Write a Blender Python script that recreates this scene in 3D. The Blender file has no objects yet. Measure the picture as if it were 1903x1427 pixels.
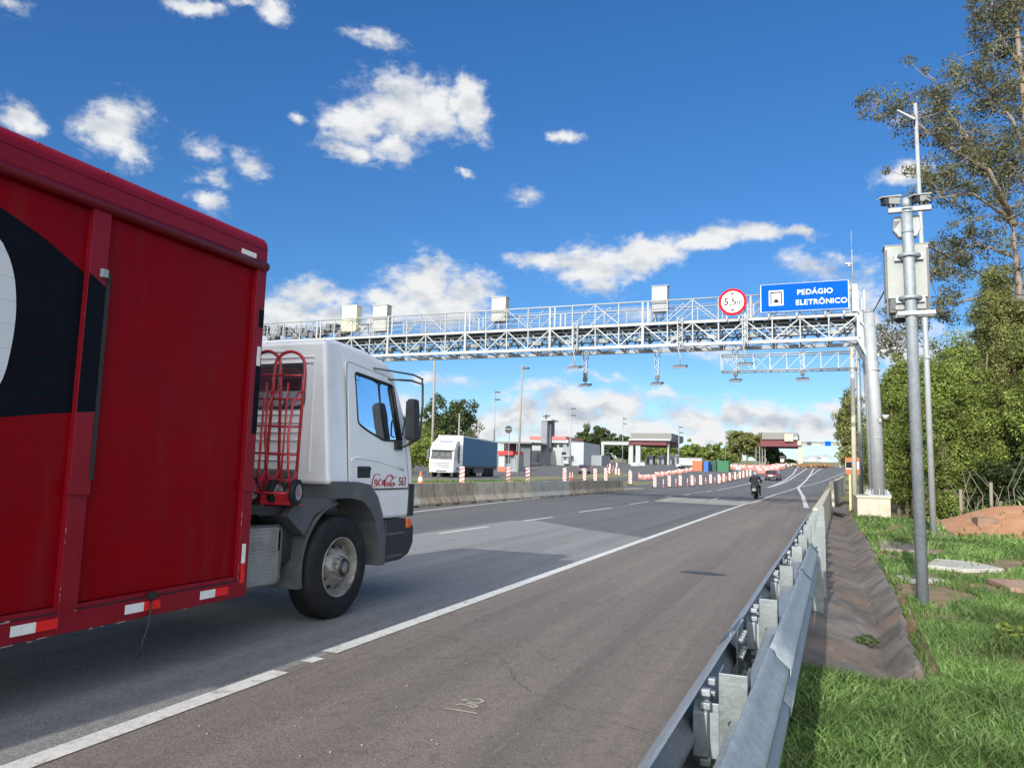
import bpy, bmesh, math, random
import numpy as np
from mathutils import Vector, Matrix
R_ = math.radians
sc = bpy.context.scene
C = sc.collection
random.seed(7)
rng = np.random.default_rng(11)

# ------------------------------------------------------------------ camera
CAMH = 1.5; FPX = 1400.0; CX, CY = 951.5, 713.5
_vy = Vector((1515 - CX, -(887 - CY), -FPX)).normalized()
_up = Vector((1, -.027, 0)).cross(-_vy).normalized()
if _up.y < 0: _up = -_up
_vx = _vy.cross(_up)
CAMR = Matrix((_vx, _vy, _up))
cam_data = bpy.data.cameras.new('camera')
cam_data.sensor_fit = 'HORIZONTAL'; cam_data.sensor_width = 36.0
cam_data.lens = 36.0 * FPX / 1903.0
cam_data.clip_start = .05; cam_data.clip_end = 9000
cam = bpy.data.objects.new('camera', cam_data); C.objects.link(cam)
cam.matrix_world = Matrix.Translation((0, 0, CAMH)) @ CAMR.to_4x4()
sc.camera = cam

# ------------------------------------------------------------------ light
SUN_DIR = Vector((.075, 1.0, -.46)).normalized()      # the way the light travels
sun = bpy.data.lights.new('sun', 'SUN'); sun.energy = 2.8; sun.angle = R_(.5); sun.color = (1, .95, .86)
so = bpy.data.objects.new('sun', sun); C.objects.link(so)
so.rotation_euler = SUN_DIR.to_track_quat('-Z', 'Y').to_euler()
SUN_EL = math.asin(-SUN_DIR.z); SUN_AZ = math.atan2(-SUN_DIR.x, -SUN_DIR.y)
sc.view_settings.view_transform = 'Standard'; sc.view_settings.look = 'None'
sc.view_settings.exposure = .85; sc.view_settings.gamma = 1.0

# ------------------------------------------------------------------ sky with clouds (by direction: azimuth, elevation)
def px_dir(x, y):
    return (CAMR @ Vector((x - CX, -(y - CY), -FPX))).normalized()
def px_ae(x, y):
    d = px_dir(x, y); return math.atan2(d.x, d.y), math.asin(d.z)
# azimuth/elevation centre, radius az, radius el (in photo pixels), strength
CLOUDS = [(735,210,100,72,1.0),(800,215,80,55,.9),(665,235,60,50,.85),(720,285,55,40,.8),(640,285,46,26,.75),(610,270,30,18,.6),(885,205,38,55,.92),(868,170,24,26,.7),
 (215,240,75,68,1.0),(170,232,50,45,.7),(250,285,35,45,.6),(25,212,55,36,1.0),(385,383,34,22,.7),
 (492,18,48,30,.9),(365,8,50,18,.8),(445,5,40,15,.6),(20,8,40,18,.6),(708,85,42,24,.62),(665,70,30,14,.4),
 (560,545,75,42,.9),(520,585,70,55,.95),(610,590,80,30,.9),(640,560,40,30,.6),
 (790,525,75,50,1.0),(745,560,90,40,.9),(870,545,60,40,.85),(840,570,90,40,.9),(700,590,50,25,.8),
 (1005,480,66,20,.8),(1090,488,90,34,1.0),(1200,472,90,30,1.0),(1310,452,90,26,1.0),(1400,438,80,22,1.0),(1475,430,50,16,.9),(1100,525,60,28,.7),(1190,500,60,20,.8),
 (980,352,34,22,.62),(1043,248,30,14,.55),(468,305,38,24,.56),(375,285,36,26,.56),(390,335,30,18,.52),(860,318,18,8,.6),(572,226,22,12,.55),
 (1520,495,85,32,.65),(1590,520,60,55,.7),(1690,325,70,26,.66),(1620,600,60,90,.75),(1500,620,90,18,.55),(1320,655,90,24,.62),(1180,590,60,20,.3),(1440,590,60,25,.3),
 (1700,210,60,22,.45),(820,705,70,16,.6),(1100,700,60,10,.5),(1680,640,60,60,.8),(770,462,20,12,.3),
 (560,775,120,60,.8),(760,770,70,50,.8),(900,800,90,48,.95),(960,780,90,42,.9),(1060,770,80,48,1.0),(1140,755,80,42,1.0),(1040,812,120,34,.9),(1200,800,120,40,.85),
 (1290,775,80,34,1.0),(1360,765,70,28,1.0),(1420,785,70,36,1.0),(1330,805,110,30,.9),(1490,790,80,34,.95),(1560,790,80,34,.9),(1540,762,60,18,.7),(1250,735,120,12,.5),(1010,730,110,14,.5),
 (1650,770,80,80,.85),(1760,700,120,120,.7),(700,755,60,50,1.0),(650,800,60,40,.9),(1500,846,140,9,.7),(1250,838,90,12,.6)]
w = bpy.data.worlds.new('World'); sc.world = w; w.use_nodes = True
nt = w.node_tree; nt.nodes.clear(); N = nt.nodes; L = nt.links
def nd(tree, typ, **k):
    n = tree.nodes.new(typ)
    for a, b in k.items(): setattr(n, a, b)
    return n
def wm(op, a, b=None, c=None, clamp=False):
    n = N.new('ShaderNodeMath'); n.operation = op; n.use_clamp = clamp
    for i, v in enumerate((a, b, c)):
        if v is None: continue
        if isinstance(v, (int, float)): n.inputs[i].default_value = v
        else: L.new(v, n.inputs[i])
    return n.outputs[0]
sky = nd(nt, 'ShaderNodeTexSky', sky_type='NISHITA'); sky.sun_disc = False
sky.sun_elevation = SUN_EL; sky.sun_rotation = SUN_AZ % (2 * math.pi)
sky.altitude = 700; sky.air_density = 1.0; sky.dust_density = .25; sky.ozone_density = 2.2
tc = N.new('ShaderNodeTexCoord'); sep = N.new('ShaderNodeSeparateXYZ'); L.new(tc.outputs['Generated'], sep.inputs[0])
az = wm('ARCTAN2', sep.outputs[0], sep.outputs[1]); el = wm('ARCSINE', sep.outputs[2])
# domain warp of the direction gives ragged cloud edges
def noise(vec, scale, detail, rough=.6, dist=0.0):
    n = N.new('ShaderNodeTexNoise'); n.inputs['Scale'].default_value = scale; n.inputs['Detail'].default_value = detail
    n.inputs['Roughness'].default_value = rough; n.inputs['Distortion'].default_value = dist
    L.new(vec, n.inputs['Vector']); return n
wn = noise(tc.outputs['Generated'], 9, 5, .62)
wv = N.new('ShaderNodeVectorMath'); wv.operation = 'SUBTRACT'; L.new(wn.outputs['Color'], wv.inputs[0]); wv.inputs[1].default_value = (.5, .5, .5)
ae = N.new('ShaderNodeCombineXYZ'); L.new(az, ae.inputs[0]); L.new(el, ae.inputs[1])
w2 = N.new('ShaderNodeVectorMath'); w2.operation = 'MULTIPLY_ADD'; L.new(wv.outputs[0], w2.inputs[0]); w2.inputs[1].default_value = (.10, .075, 0); L.new(ae.outputs[0], w2.inputs[2])
acc = None
for (x, y, rx, ry, s) in CLOUDS:
    a0, e0 = px_ae(x, y)
    a1, _ = px_ae(x + rx, y); _, e1 = px_ae(x, y - ry)
    ra = max(.004, abs(a1 - a0)) * 1.18; re = max(.003, abs(e1 - e0)) * 1.18
    n = N.new('ShaderNodeVectorMath'); n.operation = 'MULTIPLY_ADD'; L.new(w2.outputs[0], n.inputs[0])
    n.inputs[1].default_value = (1 / ra, 1 / re, 0); n.inputs[2].default_value = (-a0 / ra, -e0 / re, 0)
    ln = N.new('ShaderNodeVectorMath'); ln.operation = 'LENGTH'; L.new(n.outputs[0], ln.inputs[0])
    v = wm('MULTIPLY_ADD', ln.outputs['Value'], -s, s)
    acc = v if acc is None else wm('SMOOTH_MAX', acc, v, .12)
# loose field of unseen clouds added behind and beside, for reflections and fill light
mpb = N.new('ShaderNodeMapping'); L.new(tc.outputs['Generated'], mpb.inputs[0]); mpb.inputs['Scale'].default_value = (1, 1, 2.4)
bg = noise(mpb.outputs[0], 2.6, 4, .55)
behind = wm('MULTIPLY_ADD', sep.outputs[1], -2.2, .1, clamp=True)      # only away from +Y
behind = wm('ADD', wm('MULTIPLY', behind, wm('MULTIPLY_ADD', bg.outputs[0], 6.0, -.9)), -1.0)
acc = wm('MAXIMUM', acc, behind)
mpf = N.new('ShaderNodeMapping'); L.new(tc.outputs['Generated'], mpf.inputs[0]); mpf.inputs['Scale'].default_value = (1, 1, 1.75)
fb = noise(mpf.outputs[0], 21, 10, .64)
fb2 = noise(mpf.outputs[0], 66, 7, .62)
f = wm('MULTIPLY_ADD', fb.outputs[0], 1.75, -.84)
f = wm('ADD', f, wm('MULTIPLY_ADD', fb2.outputs[0], .9, -.45))
dens = wm('ADD', wm('MULTIPLY', acc, 1.5), wm('ADD', f, -.06))
cover = N.new('ShaderNodeMapRange'); cover.interpolation_type = 'SMOOTHSTEP'
L.new(dens, cover.inputs[0]); cover.inputs[1].default_value = .0; cover.inputs[2].default_value = .95
# thin ragged veils trailing off the thicker clouds
fv = noise(mpf.outputs[0], 42, 9, .7, .6)
veil = N.new('ShaderNodeMapRange'); veil.interpolation_type = 'SMOOTHSTEP'
L.new(wm('ADD', wm('MULTIPLY', acc, 1.2), wm('MULTIPLY_ADD', fv.outputs[0], 3.0, -1.62)), veil.inputs[0]); veil.inputs[1].default_value = -.15; veil.inputs[2].default_value = 1.1; veil.inputs[4].default_value = .55
gate = N.new('ShaderNodeMapRange'); gate.interpolation_type = 'SMOOTHSTEP'; L.new(acc, gate.inputs[0]); gate.inputs[1].default_value = -.55; gate.inputs[2].default_value = .15
vc = wm('MULTIPLY', veil.outputs[0], gate.outputs[0])
# light and shade inside the cloud: its own thickness and billows
mpz = N.new('ShaderNodeMapping'); L.new(tc.outputs['Generated'], mpz.inputs[0]); mpz.inputs['Location'].default_value = (0, 0, .034); mpz.inputs['Scale'].default_value = (1, 1, 1.75)
fs = noise(mpz.outputs[0], 21, 3.5, .5); fq = noise(mpf.outputs[0], 21, 3.5, .5)
sh = wm('SUBTRACT', fq.outputs[0], fs.outputs[0])
low = N.new('ShaderNodeMapRange'); L.new(el, low.inputs[0]); low.inputs[1].default_value = .02; low.inputs[2].default_value = .30
low.inputs[3].default_value = .90; low.inputs[4].default_value = .86
amp = N.new('ShaderNodeMapRange'); L.new(el, amp.inputs[0]); amp.inputs[1].default_value = .04; amp.inputs[2].default_value = .26; amp.inputs[3].default_value = 2.1; amp.inputs[4].default_value = 1.3
shade = wm('ADD', wm('MULTIPLY', sh, amp.outputs[0]), low.outputs[0])
shade = wm('SUBTRACT', shade, wm('MULTIPLY', wm('SUBTRACT', dens, 1.3, clamp=True), .16), clamp=True)
cr = N.new('ShaderNodeValToRGB'); L.new(shade, cr.inputs[0])
cr.color_ramp.elements[0].position = .35; cr.color_ramp.elements[0].color = (.50, .58, .69, 1)
cr.color_ramp.elements[1].position = 1.0; cr.color_ramp.elements[1].color = (.98, .99, 1, 1)
e = cr.color_ramp.elements.new(.72); e.color = (.76, .80, .85, 1)
SKYK = .088
skyc = N.new('ShaderNodeMixRGB'); skyc.blend_type = 'MULTIPLY'; skyc.inputs[0].default_value = 1
L.new(sky.outputs[0], skyc.inputs[1])
tint = N.new('ShaderNodeValToRGB'); L.new(el, tint.inputs[0]); tint.color_ramp.elements[0].position = .0; tint.color_ramp.elements[0].color = (.62, .76, .93, 1)
tint.color_ramp.elements[1].position = .55; tint.color_ramp.elements[1].color = (.288, .65, 1.0, 1); e = tint.color_ramp.elements.new(.22); e.color = (.31, .585, .83, 1)
L.new(tint.outputs[0], skyc.inputs[2])
csc = N.new('ShaderNodeMixRGB'); csc.blend_type = 'MULTIPLY'; csc.inputs[0].default_value = 1
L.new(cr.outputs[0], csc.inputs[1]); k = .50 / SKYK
fill_gain = wm('MULTIPLY_ADD', wm('MULTIPLY_ADD', sep.outputs[1], -1.4, .0, clamp=True), k * 3.0, k)      # unseen clouds behind the camera boosted as added ambient fill
L.new(fill_gain, csc.inputs[2])
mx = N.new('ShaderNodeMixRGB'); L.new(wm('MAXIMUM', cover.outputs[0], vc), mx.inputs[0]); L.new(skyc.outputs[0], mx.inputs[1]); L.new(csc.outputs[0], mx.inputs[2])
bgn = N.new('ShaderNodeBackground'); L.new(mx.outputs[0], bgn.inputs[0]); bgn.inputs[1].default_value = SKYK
wo = N.new('ShaderNodeOutputWorld'); L.new(bgn.outputs[0], wo.inputs[0])
w.cycles.sampling_method = 'MANUAL'; w.cycles.sample_map_resolution = 512

# ------------------------------------------------------------------ terrain
_ys = np.arange(-60, 3601, 1.0)
_kn = [(-60,0),(52,0),(80,.22),(100,.55),(117,.95),(155,2.3),(190,3.7),(215,4.3),(235,4.5),(300,4.6),(420,7),(1000,21),(2000,34),(3600,40)]
_zs = np.interp(_ys, [a for a, b in _kn], [b for a, b in _kn])
_k = np.ones(21) / 21; _zp = np.concatenate([np.full(10, _zs[0]), _zs, np.full(10, _zs[-1])]); _zs = np.convolve(_zp, _k, 'valid')
def zr(y): return float(np.interp(y, _ys, _zs))
def sst(a, b, x):
    t = min(1, max(0, (x - a) / (b - a))); return t * t * (3 - 2 * t)
def zt(x, y):
    z = zr(y)
    if x < -14.3: z += .45 * sst(-14.3, -18, x) * sst(28, 45, y) * (1 - sst(70, 110, y))
    return z
def gp(px, py, dz=0.0):
    """ground point seen at a photo pixel, on the terrain itself"""
    d = px_dir(px, py); t0 = 2.0; p0 = None
    t = 2.0
    while t < 3500:
        p = Vector((0, 0, CAMH)) + d * t
        h = p.z - zt(p.x, p.y) - dz
        if h <= 0:
            a, b = t0, t
            for _ in range(30):
                m = (a + b) / 2; q = Vector((0, 0, CAMH)) + d * m
                if q.z - zt(q.x, q.y) - dz <= 0: b = m
                else: a = m
            q = Vector((0, 0, CAMH)) + d * b
            return Vector((q.x, q.y, zt(q.x, q.y) + dz))
        t0 = t; t *= 1.01
    return None
def wy(px, py, Y):
    d = px_dir(px, py); t = Y / d.y
    return Vector((d.x * t, Y, CAMH + d.z * t))

# ------------------------------------------------------------------ object helpers
ORG = {}
def tag(o, label, cat, group=None, kind=None):
    if label: o['label'] = label
    if cat: o['category'] = cat
    if group: o['group'] = group
    if kind: o['kind'] = kind
    return o
def thing(name, loc, label, cat, group=None, rz=0, local=False):
    o = bpy.data.objects.new(name, None); C.objects.link(o); o.empty_display_size = .2
    o.location = loc; o.rotation_euler = (0, 0, rz)
    ORG[o.name] = Vector((0, 0, 0)) if local else Vector(loc)
    return tag(o, label, cat, group)
def copy_tree(o, parent=None):
    c = o.copy(); C.objects.link(c); c.parent = parent
    for ch in list(o.children): copy_tree(ch, c)
    return c
class MB:
    def __init__(s): s.v = []; s.f = []; s.m = []; s.sm = []; s.mi = 0; s.smooth = False
    def mat(s, i, smooth=None):
        s.mi = i
        if smooth is not None: s.smooth = smooth
        return s
    def add(s, vs, fs, smooth=None):
        n = len(s.v); s.v += [tuple(v) for v in vs]
        for f in fs: s.f.append(tuple(n + i for i in f)); s.m.append(s.mi); s.sm.append(s.smooth if smooth is None else smooth)
        return s
    def box(s, x0, y0, z0, x1, y1, z1):
        x0, x1 = min(x0, x1), max(x0, x1); y0, y1 = min(y0, y1), max(y0, y1); z0, z1 = min(z0, z1), max(z0, z1)
        return s.add([(x0,y0,z0),(x1,y0,z0),(x1,y1,z0),(x0,y1,z0),(x0,y0,z1),(x1,y0,z1),(x1,y1,z1),(x0,y1,z1)],
              [(0,3,2,1),(4,5,6,7),(0,1,5,4),(1,2,6,5),(2,3,7,6),(3,0,4,7)], False)
    def quad(s, a, b, c, d): return s.add([a, b, c, d], [(0, 1, 2, 3)], False)
    def poly(s, pts): return s.add(pts, [tuple(range(len(pts)))], False)
    def prism(s, pts, ax, a, b):
        """extrude a 2D outline along axis ax; outline in the other two axes in order"""
        area = sum(pts[i][0] * pts[(i+1) % len(pts)][1] - pts[(i+1) % len(pts)][0] * pts[i][1] for i in range(len(pts)))
        if area < 0: pts = pts[::-1]
        if a > b: a, b = b, a
        def mk(p, t):
            if ax == 'X': return (t, p[0], p[1])
            if ax == 'Y': return (p[0], t, p[1])
            return (p[0], p[1], t)
        n = len(pts); vs = [mk(p, a) for p in pts] + [mk(p, b) for p in pts]
        flip = ax == 'Y'
        fs = [tuple(range(n))[::-1], tuple(range(n, 2*n))] + [(i, (i+1) % n, n + (i+1) % n, n + i) for i in range(n)]
        if flip: fs = [f[::-1] for f in fs]
        return s.add(vs, fs, False)
    def tube(s, pts, r, n=8, caps=True, smooth=True, flat=1.0):
        pts = [Vector(p) for p in pts]; rs = r if isinstance(r, (list, tuple)) else [r] * len(pts)
        vs = []; fs = []; prev = None
        for i, p in enumerate(pts):
            t = (pts[min(i+1, len(pts)-1)] - pts[max(i-1, 0)])
            if t.length < 1e-9: t = Vector((0, 0, 1))
            t.normalize()
            if prev is None:
                u = t.cross(Vector((0, 0, 1)) if abs(t.z) < .9 else Vector((1, 0, 0))).normalized()
            else:
                u = prev - t * prev.dot(t); u.normalize()
            prev = u; v = t.cross(u)
            for k in range(n):
                a = 2 * math.pi * k / n + math.pi / n
                vs.append(p + (u * math.cos(a) + v * math.sin(a) * flat) * rs[i])
        for i in range(len(pts) - 1):
            for k in range(n):
                fs.append((i*n+k, i*n+(k+1) % n, (i+1)*n+(k+1) % n, (i+1)*n+k))
        s.add(vs, fs, smooth)
        if caps:
            m = len(s.v) - len(vs)
            s.f.append(tuple(m + k for k in range(n))[::-1]); s.m.append(s.mi); s.sm.append(False)
            m2 = m + (len(pts) - 1) * n
            s.f.append(tuple(m2 + k for k in range(n))); s.m.append(s.mi); s.sm.append(False)
        return s
    def bar(s, p, q, w, h=None):
        """square bar from p to q"""
        p = Vector(p); q = Vector(q); t = (q - p).normalized(); h = h or w
        u = t.cross(Vector((0, 0, 1)) if abs(t.z) < .95 else Vector((0, 1, 0))).normalized(); v = t.cross(u)
        vs = []
        for c in (p, q):
            for a, b in ((-1, -1), (1, -1), (1, 1), (-1, 1)): vs.append(c + u * a * w / 2 + v * b * h / 2)
        return s.add(vs, [(0,3,2,1),(4,5,6,7),(0,1,5,4),(1,2,6,5),(2,3,7,6),(3,0,4,7)], False)
    def lathe(s, c, ax, prof, n=24, smooth=True):
        """prof: (offset along axis, radius)"""
        c = Vector(c); vs = []; fs = []
        for (t, r) in prof:
            for k in range(n):
                a = 2 * math.pi * k / n; x, y = r * math.cos(a), r * math.sin(a)
                vs.append(c + (Vector((t, x, y)) if ax == 'X' else Vector((y, t, x)) if ax == 'Y' else Vector((x, y, t))))
        for i in range(len(prof) - 1):
            for k in range(n): fs.append((i*n+k, i*n+(k+1) % n, (i+1)*n+(k+1) % n, (i+1)*n+k))
        return s.add(vs, fs, smooth)
    def disc(s, c, ax, r, n=16, ry=None):
        ry = ry or r; c = Vector(c); vs = []
        for k in range(n):
            a = 2 * math.pi * k / n; x, y = r * math.cos(a), ry * math.sin(a)
            vs.append(c + (Vector((0, x, y)) if ax == 'X' else Vector((x, 0, y)) if ax == 'Y' else Vector((x, y, 0))))
        f = tuple(range(n)); return s.add(vs, [f if ax != 'Y' else f[::-1]], False)
    def ball(s, c, rx, ry=None, rz=None, n=12, m=8):
        ry = ry or rx; rz = rz or rx; c = Vector(c); vs = [c + Vector((0, 0, -rz))]; fs = []
        for i in range(1, m):
            p = math.pi * i / m - math.pi / 2
            for k in range(n):
                a = 2 * math.pi * k / n; vs.append(c + Vector((rx*math.cos(p)*math.cos(a), ry*math.cos(p)*math.sin(a), rz*math.sin(p))))
        vs.append(c + Vector((0, 0, rz)))
        for k in range(n): fs.append((0, 1 + (k+1) % n, 1 + k))
        for i in range(m - 2):
            for k in range(n): a = 1 + i*n; fs.append((a+k, a+(k+1) % n, a+n+(k+1) % n, a+n+k))
        a = 1 + (m-2)*n
        for k in range(n): fs.append((a+k, a+(k+1) % n, len(vs)-1))
        return s.add(vs, fs, True)
    def xf(s, fn): s.v = [tuple(fn(Vector(v))) for v in s.v]; return s
    def build(s, name, mats, parent=None, bevel=0, seg=2, label=None, cat=None, group=None, kind=None):
        o_ = ORG.get(parent.name, Vector((0, 0, 0))) if parent else Vector((0, 0, 0))
        me = bpy.data.meshes.new(name)
        me.from_pydata([(a - o_.x, b - o_.y, c - o_.z) for a, b, c in s.v], [], s.f)
        mats = mats if isinstance(mats, (list, tuple)) else [mats]
        for m in mats: me.materials.append(m)
        me.polygons.foreach_set('material_index', s.m); me.polygons.foreach_set('use_smooth', s.sm); me.update()
        o = bpy.data.objects.new(name, me); C.objects.link(o); o.parent = parent
        ORG[o.name] = o_
        if bevel:
            b = o.modifiers.new('bevel', 'BEVEL'); b.width = bevel; b.segments = seg; b.limit_method = 'ANGLE'; b.angle_limit = R_(40); b.harden_normals = False
        tag(o, label, cat, group, kind)
        return o
def raw_mesh(name, verts, faces_flat, nper, mats, parent=None, mi=None, smooth=False):
    """quick numpy mesh: verts (n,3), every face has nper corners"""
    o_ = ORG.get(parent.name, Vector((0, 0, 0))) if parent else Vector((0, 0, 0))
    v = np.asarray(verts, dtype=np.float32) - np.array([o_.x, o_.y, o_.z], dtype=np.float32)
    me = bpy.data.meshes.new(name); nf = len(faces_flat) // nper
    me.vertices.add(len(v)); me.vertices.foreach_set('co', v.ravel())
    me.loops.add(len(faces_flat)); me.loops.foreach_set('vertex_index', np.asarray(faces_flat, dtype=np.int32))
    me.polygons.add(nf); me.polygons.foreach_set('loop_start', np.arange(nf, dtype=np.int32) * nper)
    try: me.polygons.foreach_set('loop_total', np.full(nf, nper, dtype=np.int32))
    except Exception: pass
    for m in (mats if isinstance(mats, (list, tuple)) else [mats]): me.materials.append(m)
    if mi is not None: me.polygons.foreach_set('material_index', np.asarray(mi, dtype=np.int32))
    if smooth: me.polygons.foreach_set('use_smooth', np.ones(nf, dtype=bool))
    me.update(calc_edges=True); me.validate()
    o = bpy.data.objects.new(name, me); C.objects.link(o); o.parent = parent; ORG[o.name] = o_
    return o
def boolean_cut(o, cutters):
    for c in cutters:
        m = o.modifiers.new('cut', 'BOOLEAN'); m.operation = 'DIFFERENCE'; m.solver = 'EXACT'; m.object = c
    bpy.context.view_layer.update()
    dg = bpy.context.evaluated_depsgraph_get(); me = bpy.data.meshes.new_from_object(o.evaluated_get(dg))
    o.modifiers.clear(); o.data = me
    for c in cutters: bpy.data.objects.remove(c, do_unlink=True)
def text_mesh(s, size, extr, spacing=1.0):
    cu = bpy.data.curves.new('lettering', 'FONT'); cu.body = s; cu.size = size; cu.extrude = extr; cu.align_x = 'CENTER'; cu.align_y = 'CENTER'; cu.space_character = spacing
    cu.offset = size * .018
    o = bpy.data.objects.new('lettering', cu); C.objects.link(o); bpy.context.view_layer.update()
    dg = bpy.context.evaluated_depsgraph_get(); me = bpy.data.meshes.new_from_object(o.evaluated_get(dg))
    vs = [tuple(v.co) for v in me.vertices]; fs = [tuple(p.vertices) for p in me.polygons]
    bpy.data.objects.remove(o, do_unlink=True); bpy.data.meshes.remove(me); bpy.data.curves.remove(cu)
    return vs, fs

# ------------------------------------------------------------------ materials
def mat(name, col, rough=.6, metal=0., var=.12, scale=4., bump=0., bscale=60., coat=0., col2=None, stretch=(1,1,1), detail=6, spec=.5, contrast=1.0, rvar=.1):
    m = bpy.data.materials.new(name); m.use_nodes = True; t = m.node_tree; n = t.nodes; l = t.links
    b = n['Principled BSDF']; b.inputs['Metallic'].default_value = metal; b.inputs['Specular IOR Level'].default_value = spec
    b.inputs['Coat Weight'].default_value = coat; b.inputs['Coat Roughness'].default_value = .06
    tcn = n.new('ShaderNodeTexCoord'); mp = n.new('ShaderNodeMapping'); mp.inputs['Scale'].default_value = stretch
    l.new(tcn.outputs['Object'], mp.inputs[0])
    no = n.new('ShaderNodeTexNoise'); no.inputs['Scale'].default_value = scale; no.inputs['Detail'].default_value = detail; no.inputs['Roughness'].default_value = .62
    l.new(mp.outputs[0], no.inputs[0])
    mr = n.new('ShaderNodeMapRange'); l.new(no.outputs[0], mr.inputs[0]); mr.inputs[1].default_value = .5 - .22 / contrast; mr.inputs[2].default_value = .5 + .22 / contrast
    mxn = n.new('ShaderNodeMixRGB'); l.new(mr.outputs[0], mxn.inputs[0])
    c2 = col2 or tuple(min(1, c * (1 + var)) for c in col); c1 = col if col2 else tuple(c * (1 - var) for c in col)
    mxn.inputs[1].default_value = (*c1, 1); mxn.inputs[2].default_value = (*c2, 1)
    l.new(mxn.outputs[0], b.inputs['Base Color'])
    rr = n.new('ShaderNodeMapRange'); l.new(no.outputs[0], rr.inputs[0]); rr.inputs[1].default_value = .3; rr.inputs[2].default_value = .7
    rr.inputs[3].default_value = max(.02, rough - rvar); rr.inputs[4].default_value = min(1, rough + rvar); l.new(rr.outputs[0], b.inputs['Roughness'])
    if bump:
        nb = n.new('ShaderNodeTexNoise'); nb.inputs['Scale'].default_value = bscale; nb.inputs['Detail'].default_value = 4; l.new(mp.outputs[0], nb.inputs[0])
        bp = n.new('ShaderNodeBump'); bp.inputs['Strength'].default_value = min(1, bump); bp.inputs['Distance'].default_value = .01; l.new(nb.outputs[0], bp.inputs['Height']); l.new(bp.outputs[0], b.inputs['Normal'])
    return m
def dirt(m, col, scale=3., amount=.5, lo=.45, hi=.7, stretch=(1,1,1), detail=8):
    """patches of another colour over a material"""
    t = m.node_tree; n = t.nodes; l = t.links; b = n['Principled BSDF']
    src = b.inputs['Base Color'].links[0].from_socket
    tcn = n.new('ShaderNodeTexCoord'); mp = n.new('ShaderNodeMapping'); mp.inputs['Scale'].default_value = stretch; l.new(tcn.outputs['Object'], mp.inputs[0])
    no = n.new('ShaderNodeTexNoise'); no.inputs['Scale'].default_value = scale; no.inputs['Detail'].default_value = detail; no.inputs['Roughness'].default_value = .65; l.new(mp.outputs[0], no.inputs[0])
    mr = n.new('ShaderNodeMapRange'); l.new(no.outputs[0], mr.inputs[0]); mr.inputs[1].default_value = lo; mr.inputs[2].default_value = hi; mr.inputs[4].default_value = amount
    mxn = n.new('ShaderNodeMixRGB'); l.new(mr.outputs[0], mxn.inputs[0]); l.new(src, mxn.inputs[1]); mxn.inputs[2].default_value = (*col, 1); l.new(mxn.outputs[0], b.inputs['Base Color'])
    return m
def glass(name, tint, refl=1.0, op=.0):
    m = bpy.data.materials.new(name); m.use_nodes = True; t = m.node_tree; n = t.nodes; l = t.links; n.clear()
    tr = n.new('ShaderNodeBsdfTransparent'); tr.inputs[0].default_value = (*tint, 1)
    gl = n.new('ShaderNodeBsdfGlossy'); gl.inputs['Roughness'].default_value = .02; gl.inputs[0].default_value = (.9, .95, 1, 1)
    fr = n.new('ShaderNodeFresnel'); fr.inputs[0].default_value = 1.5
    ma = n.new('ShaderNodeMath'); ma.operation = 'MULTIPLY_ADD'; ma.use_clamp = True; l.new(fr.outputs[0], ma.inputs[0]); ma.inputs[1].default_value = refl; ma.inputs[2].default_value = op
    mxs = n.new('ShaderNodeMixShader'); l.new(ma.outputs[0], mxs.inputs[0]); l.new(tr.outputs[0], mxs.inputs[1]); l.new(gl.outputs[0], mxs.inputs[2])
    o = n.new('ShaderNodeOutputMaterial'); l.new(mxs.outputs[0], o.inputs[0]); return m
def leafmat(name, c1, c2, c3, trans=.35):
    m = bpy.data.materials.new(name); m.use_nodes = True; t = m.node_tree; n = t.nodes; l = t.links; b = n['Principled BSDF']
    g = n.new('ShaderNodeNewGeometry'); r = n.new('ShaderNodeValToRGB'); l.new(g.outputs['Random Per Island'], r.inputs[0])
    r.color_ramp.elements[0].color = (*c1, 1); r.color_ramp.elements[1].color = (*c3, 1); e = r.color_ramp.elements.new(.5); e.color = (*c2, 1)
    tcn = n.new('ShaderNodeTexCoord'); no = n.new('ShaderNodeTexNoise'); no.inputs['Scale'].default_value = .8; no.inputs['Detail'].default_value = 5; l.new(tcn.outputs['Object'], no.inputs[0])
    mr = n.new('ShaderNodeMapRange'); l.new(no.outputs[0], mr.inputs[0]); mr.inputs[1].default_value = .35; mr.inputs[2].default_value = .65; mr.inputs[3].default_value = .5; mr.inputs[4].default_value = 1.35
    mu = n.new('ShaderNodeMixRGB'); mu.blend_type = 'MULTIPLY'; mu.inputs[0].default_value = 1; l.new(r.outputs[0], mu.inputs[1]); l.new(mr.outputs[0], mu.inputs[2])
    l.new(mu.outputs[0], b.inputs['Base Color']); b.inputs['Roughness'].default_value = .55; b.inputs['Specular IOR Level'].default_value = .3
    ts = n.new('ShaderNodeBsdfTranslucent'); l.new(mu.outputs[0], ts.inputs[0])
    mxs = n.new('ShaderNodeMixShader'); mxs.inputs[0].default_value = trans; l.new(b.outputs[0], mxs.inputs[1]); l.new(ts.outputs[0], mxs.inputs[2])
    l.new(mxs.outputs[0], n['Material Output'].inputs[0]); return m
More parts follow.
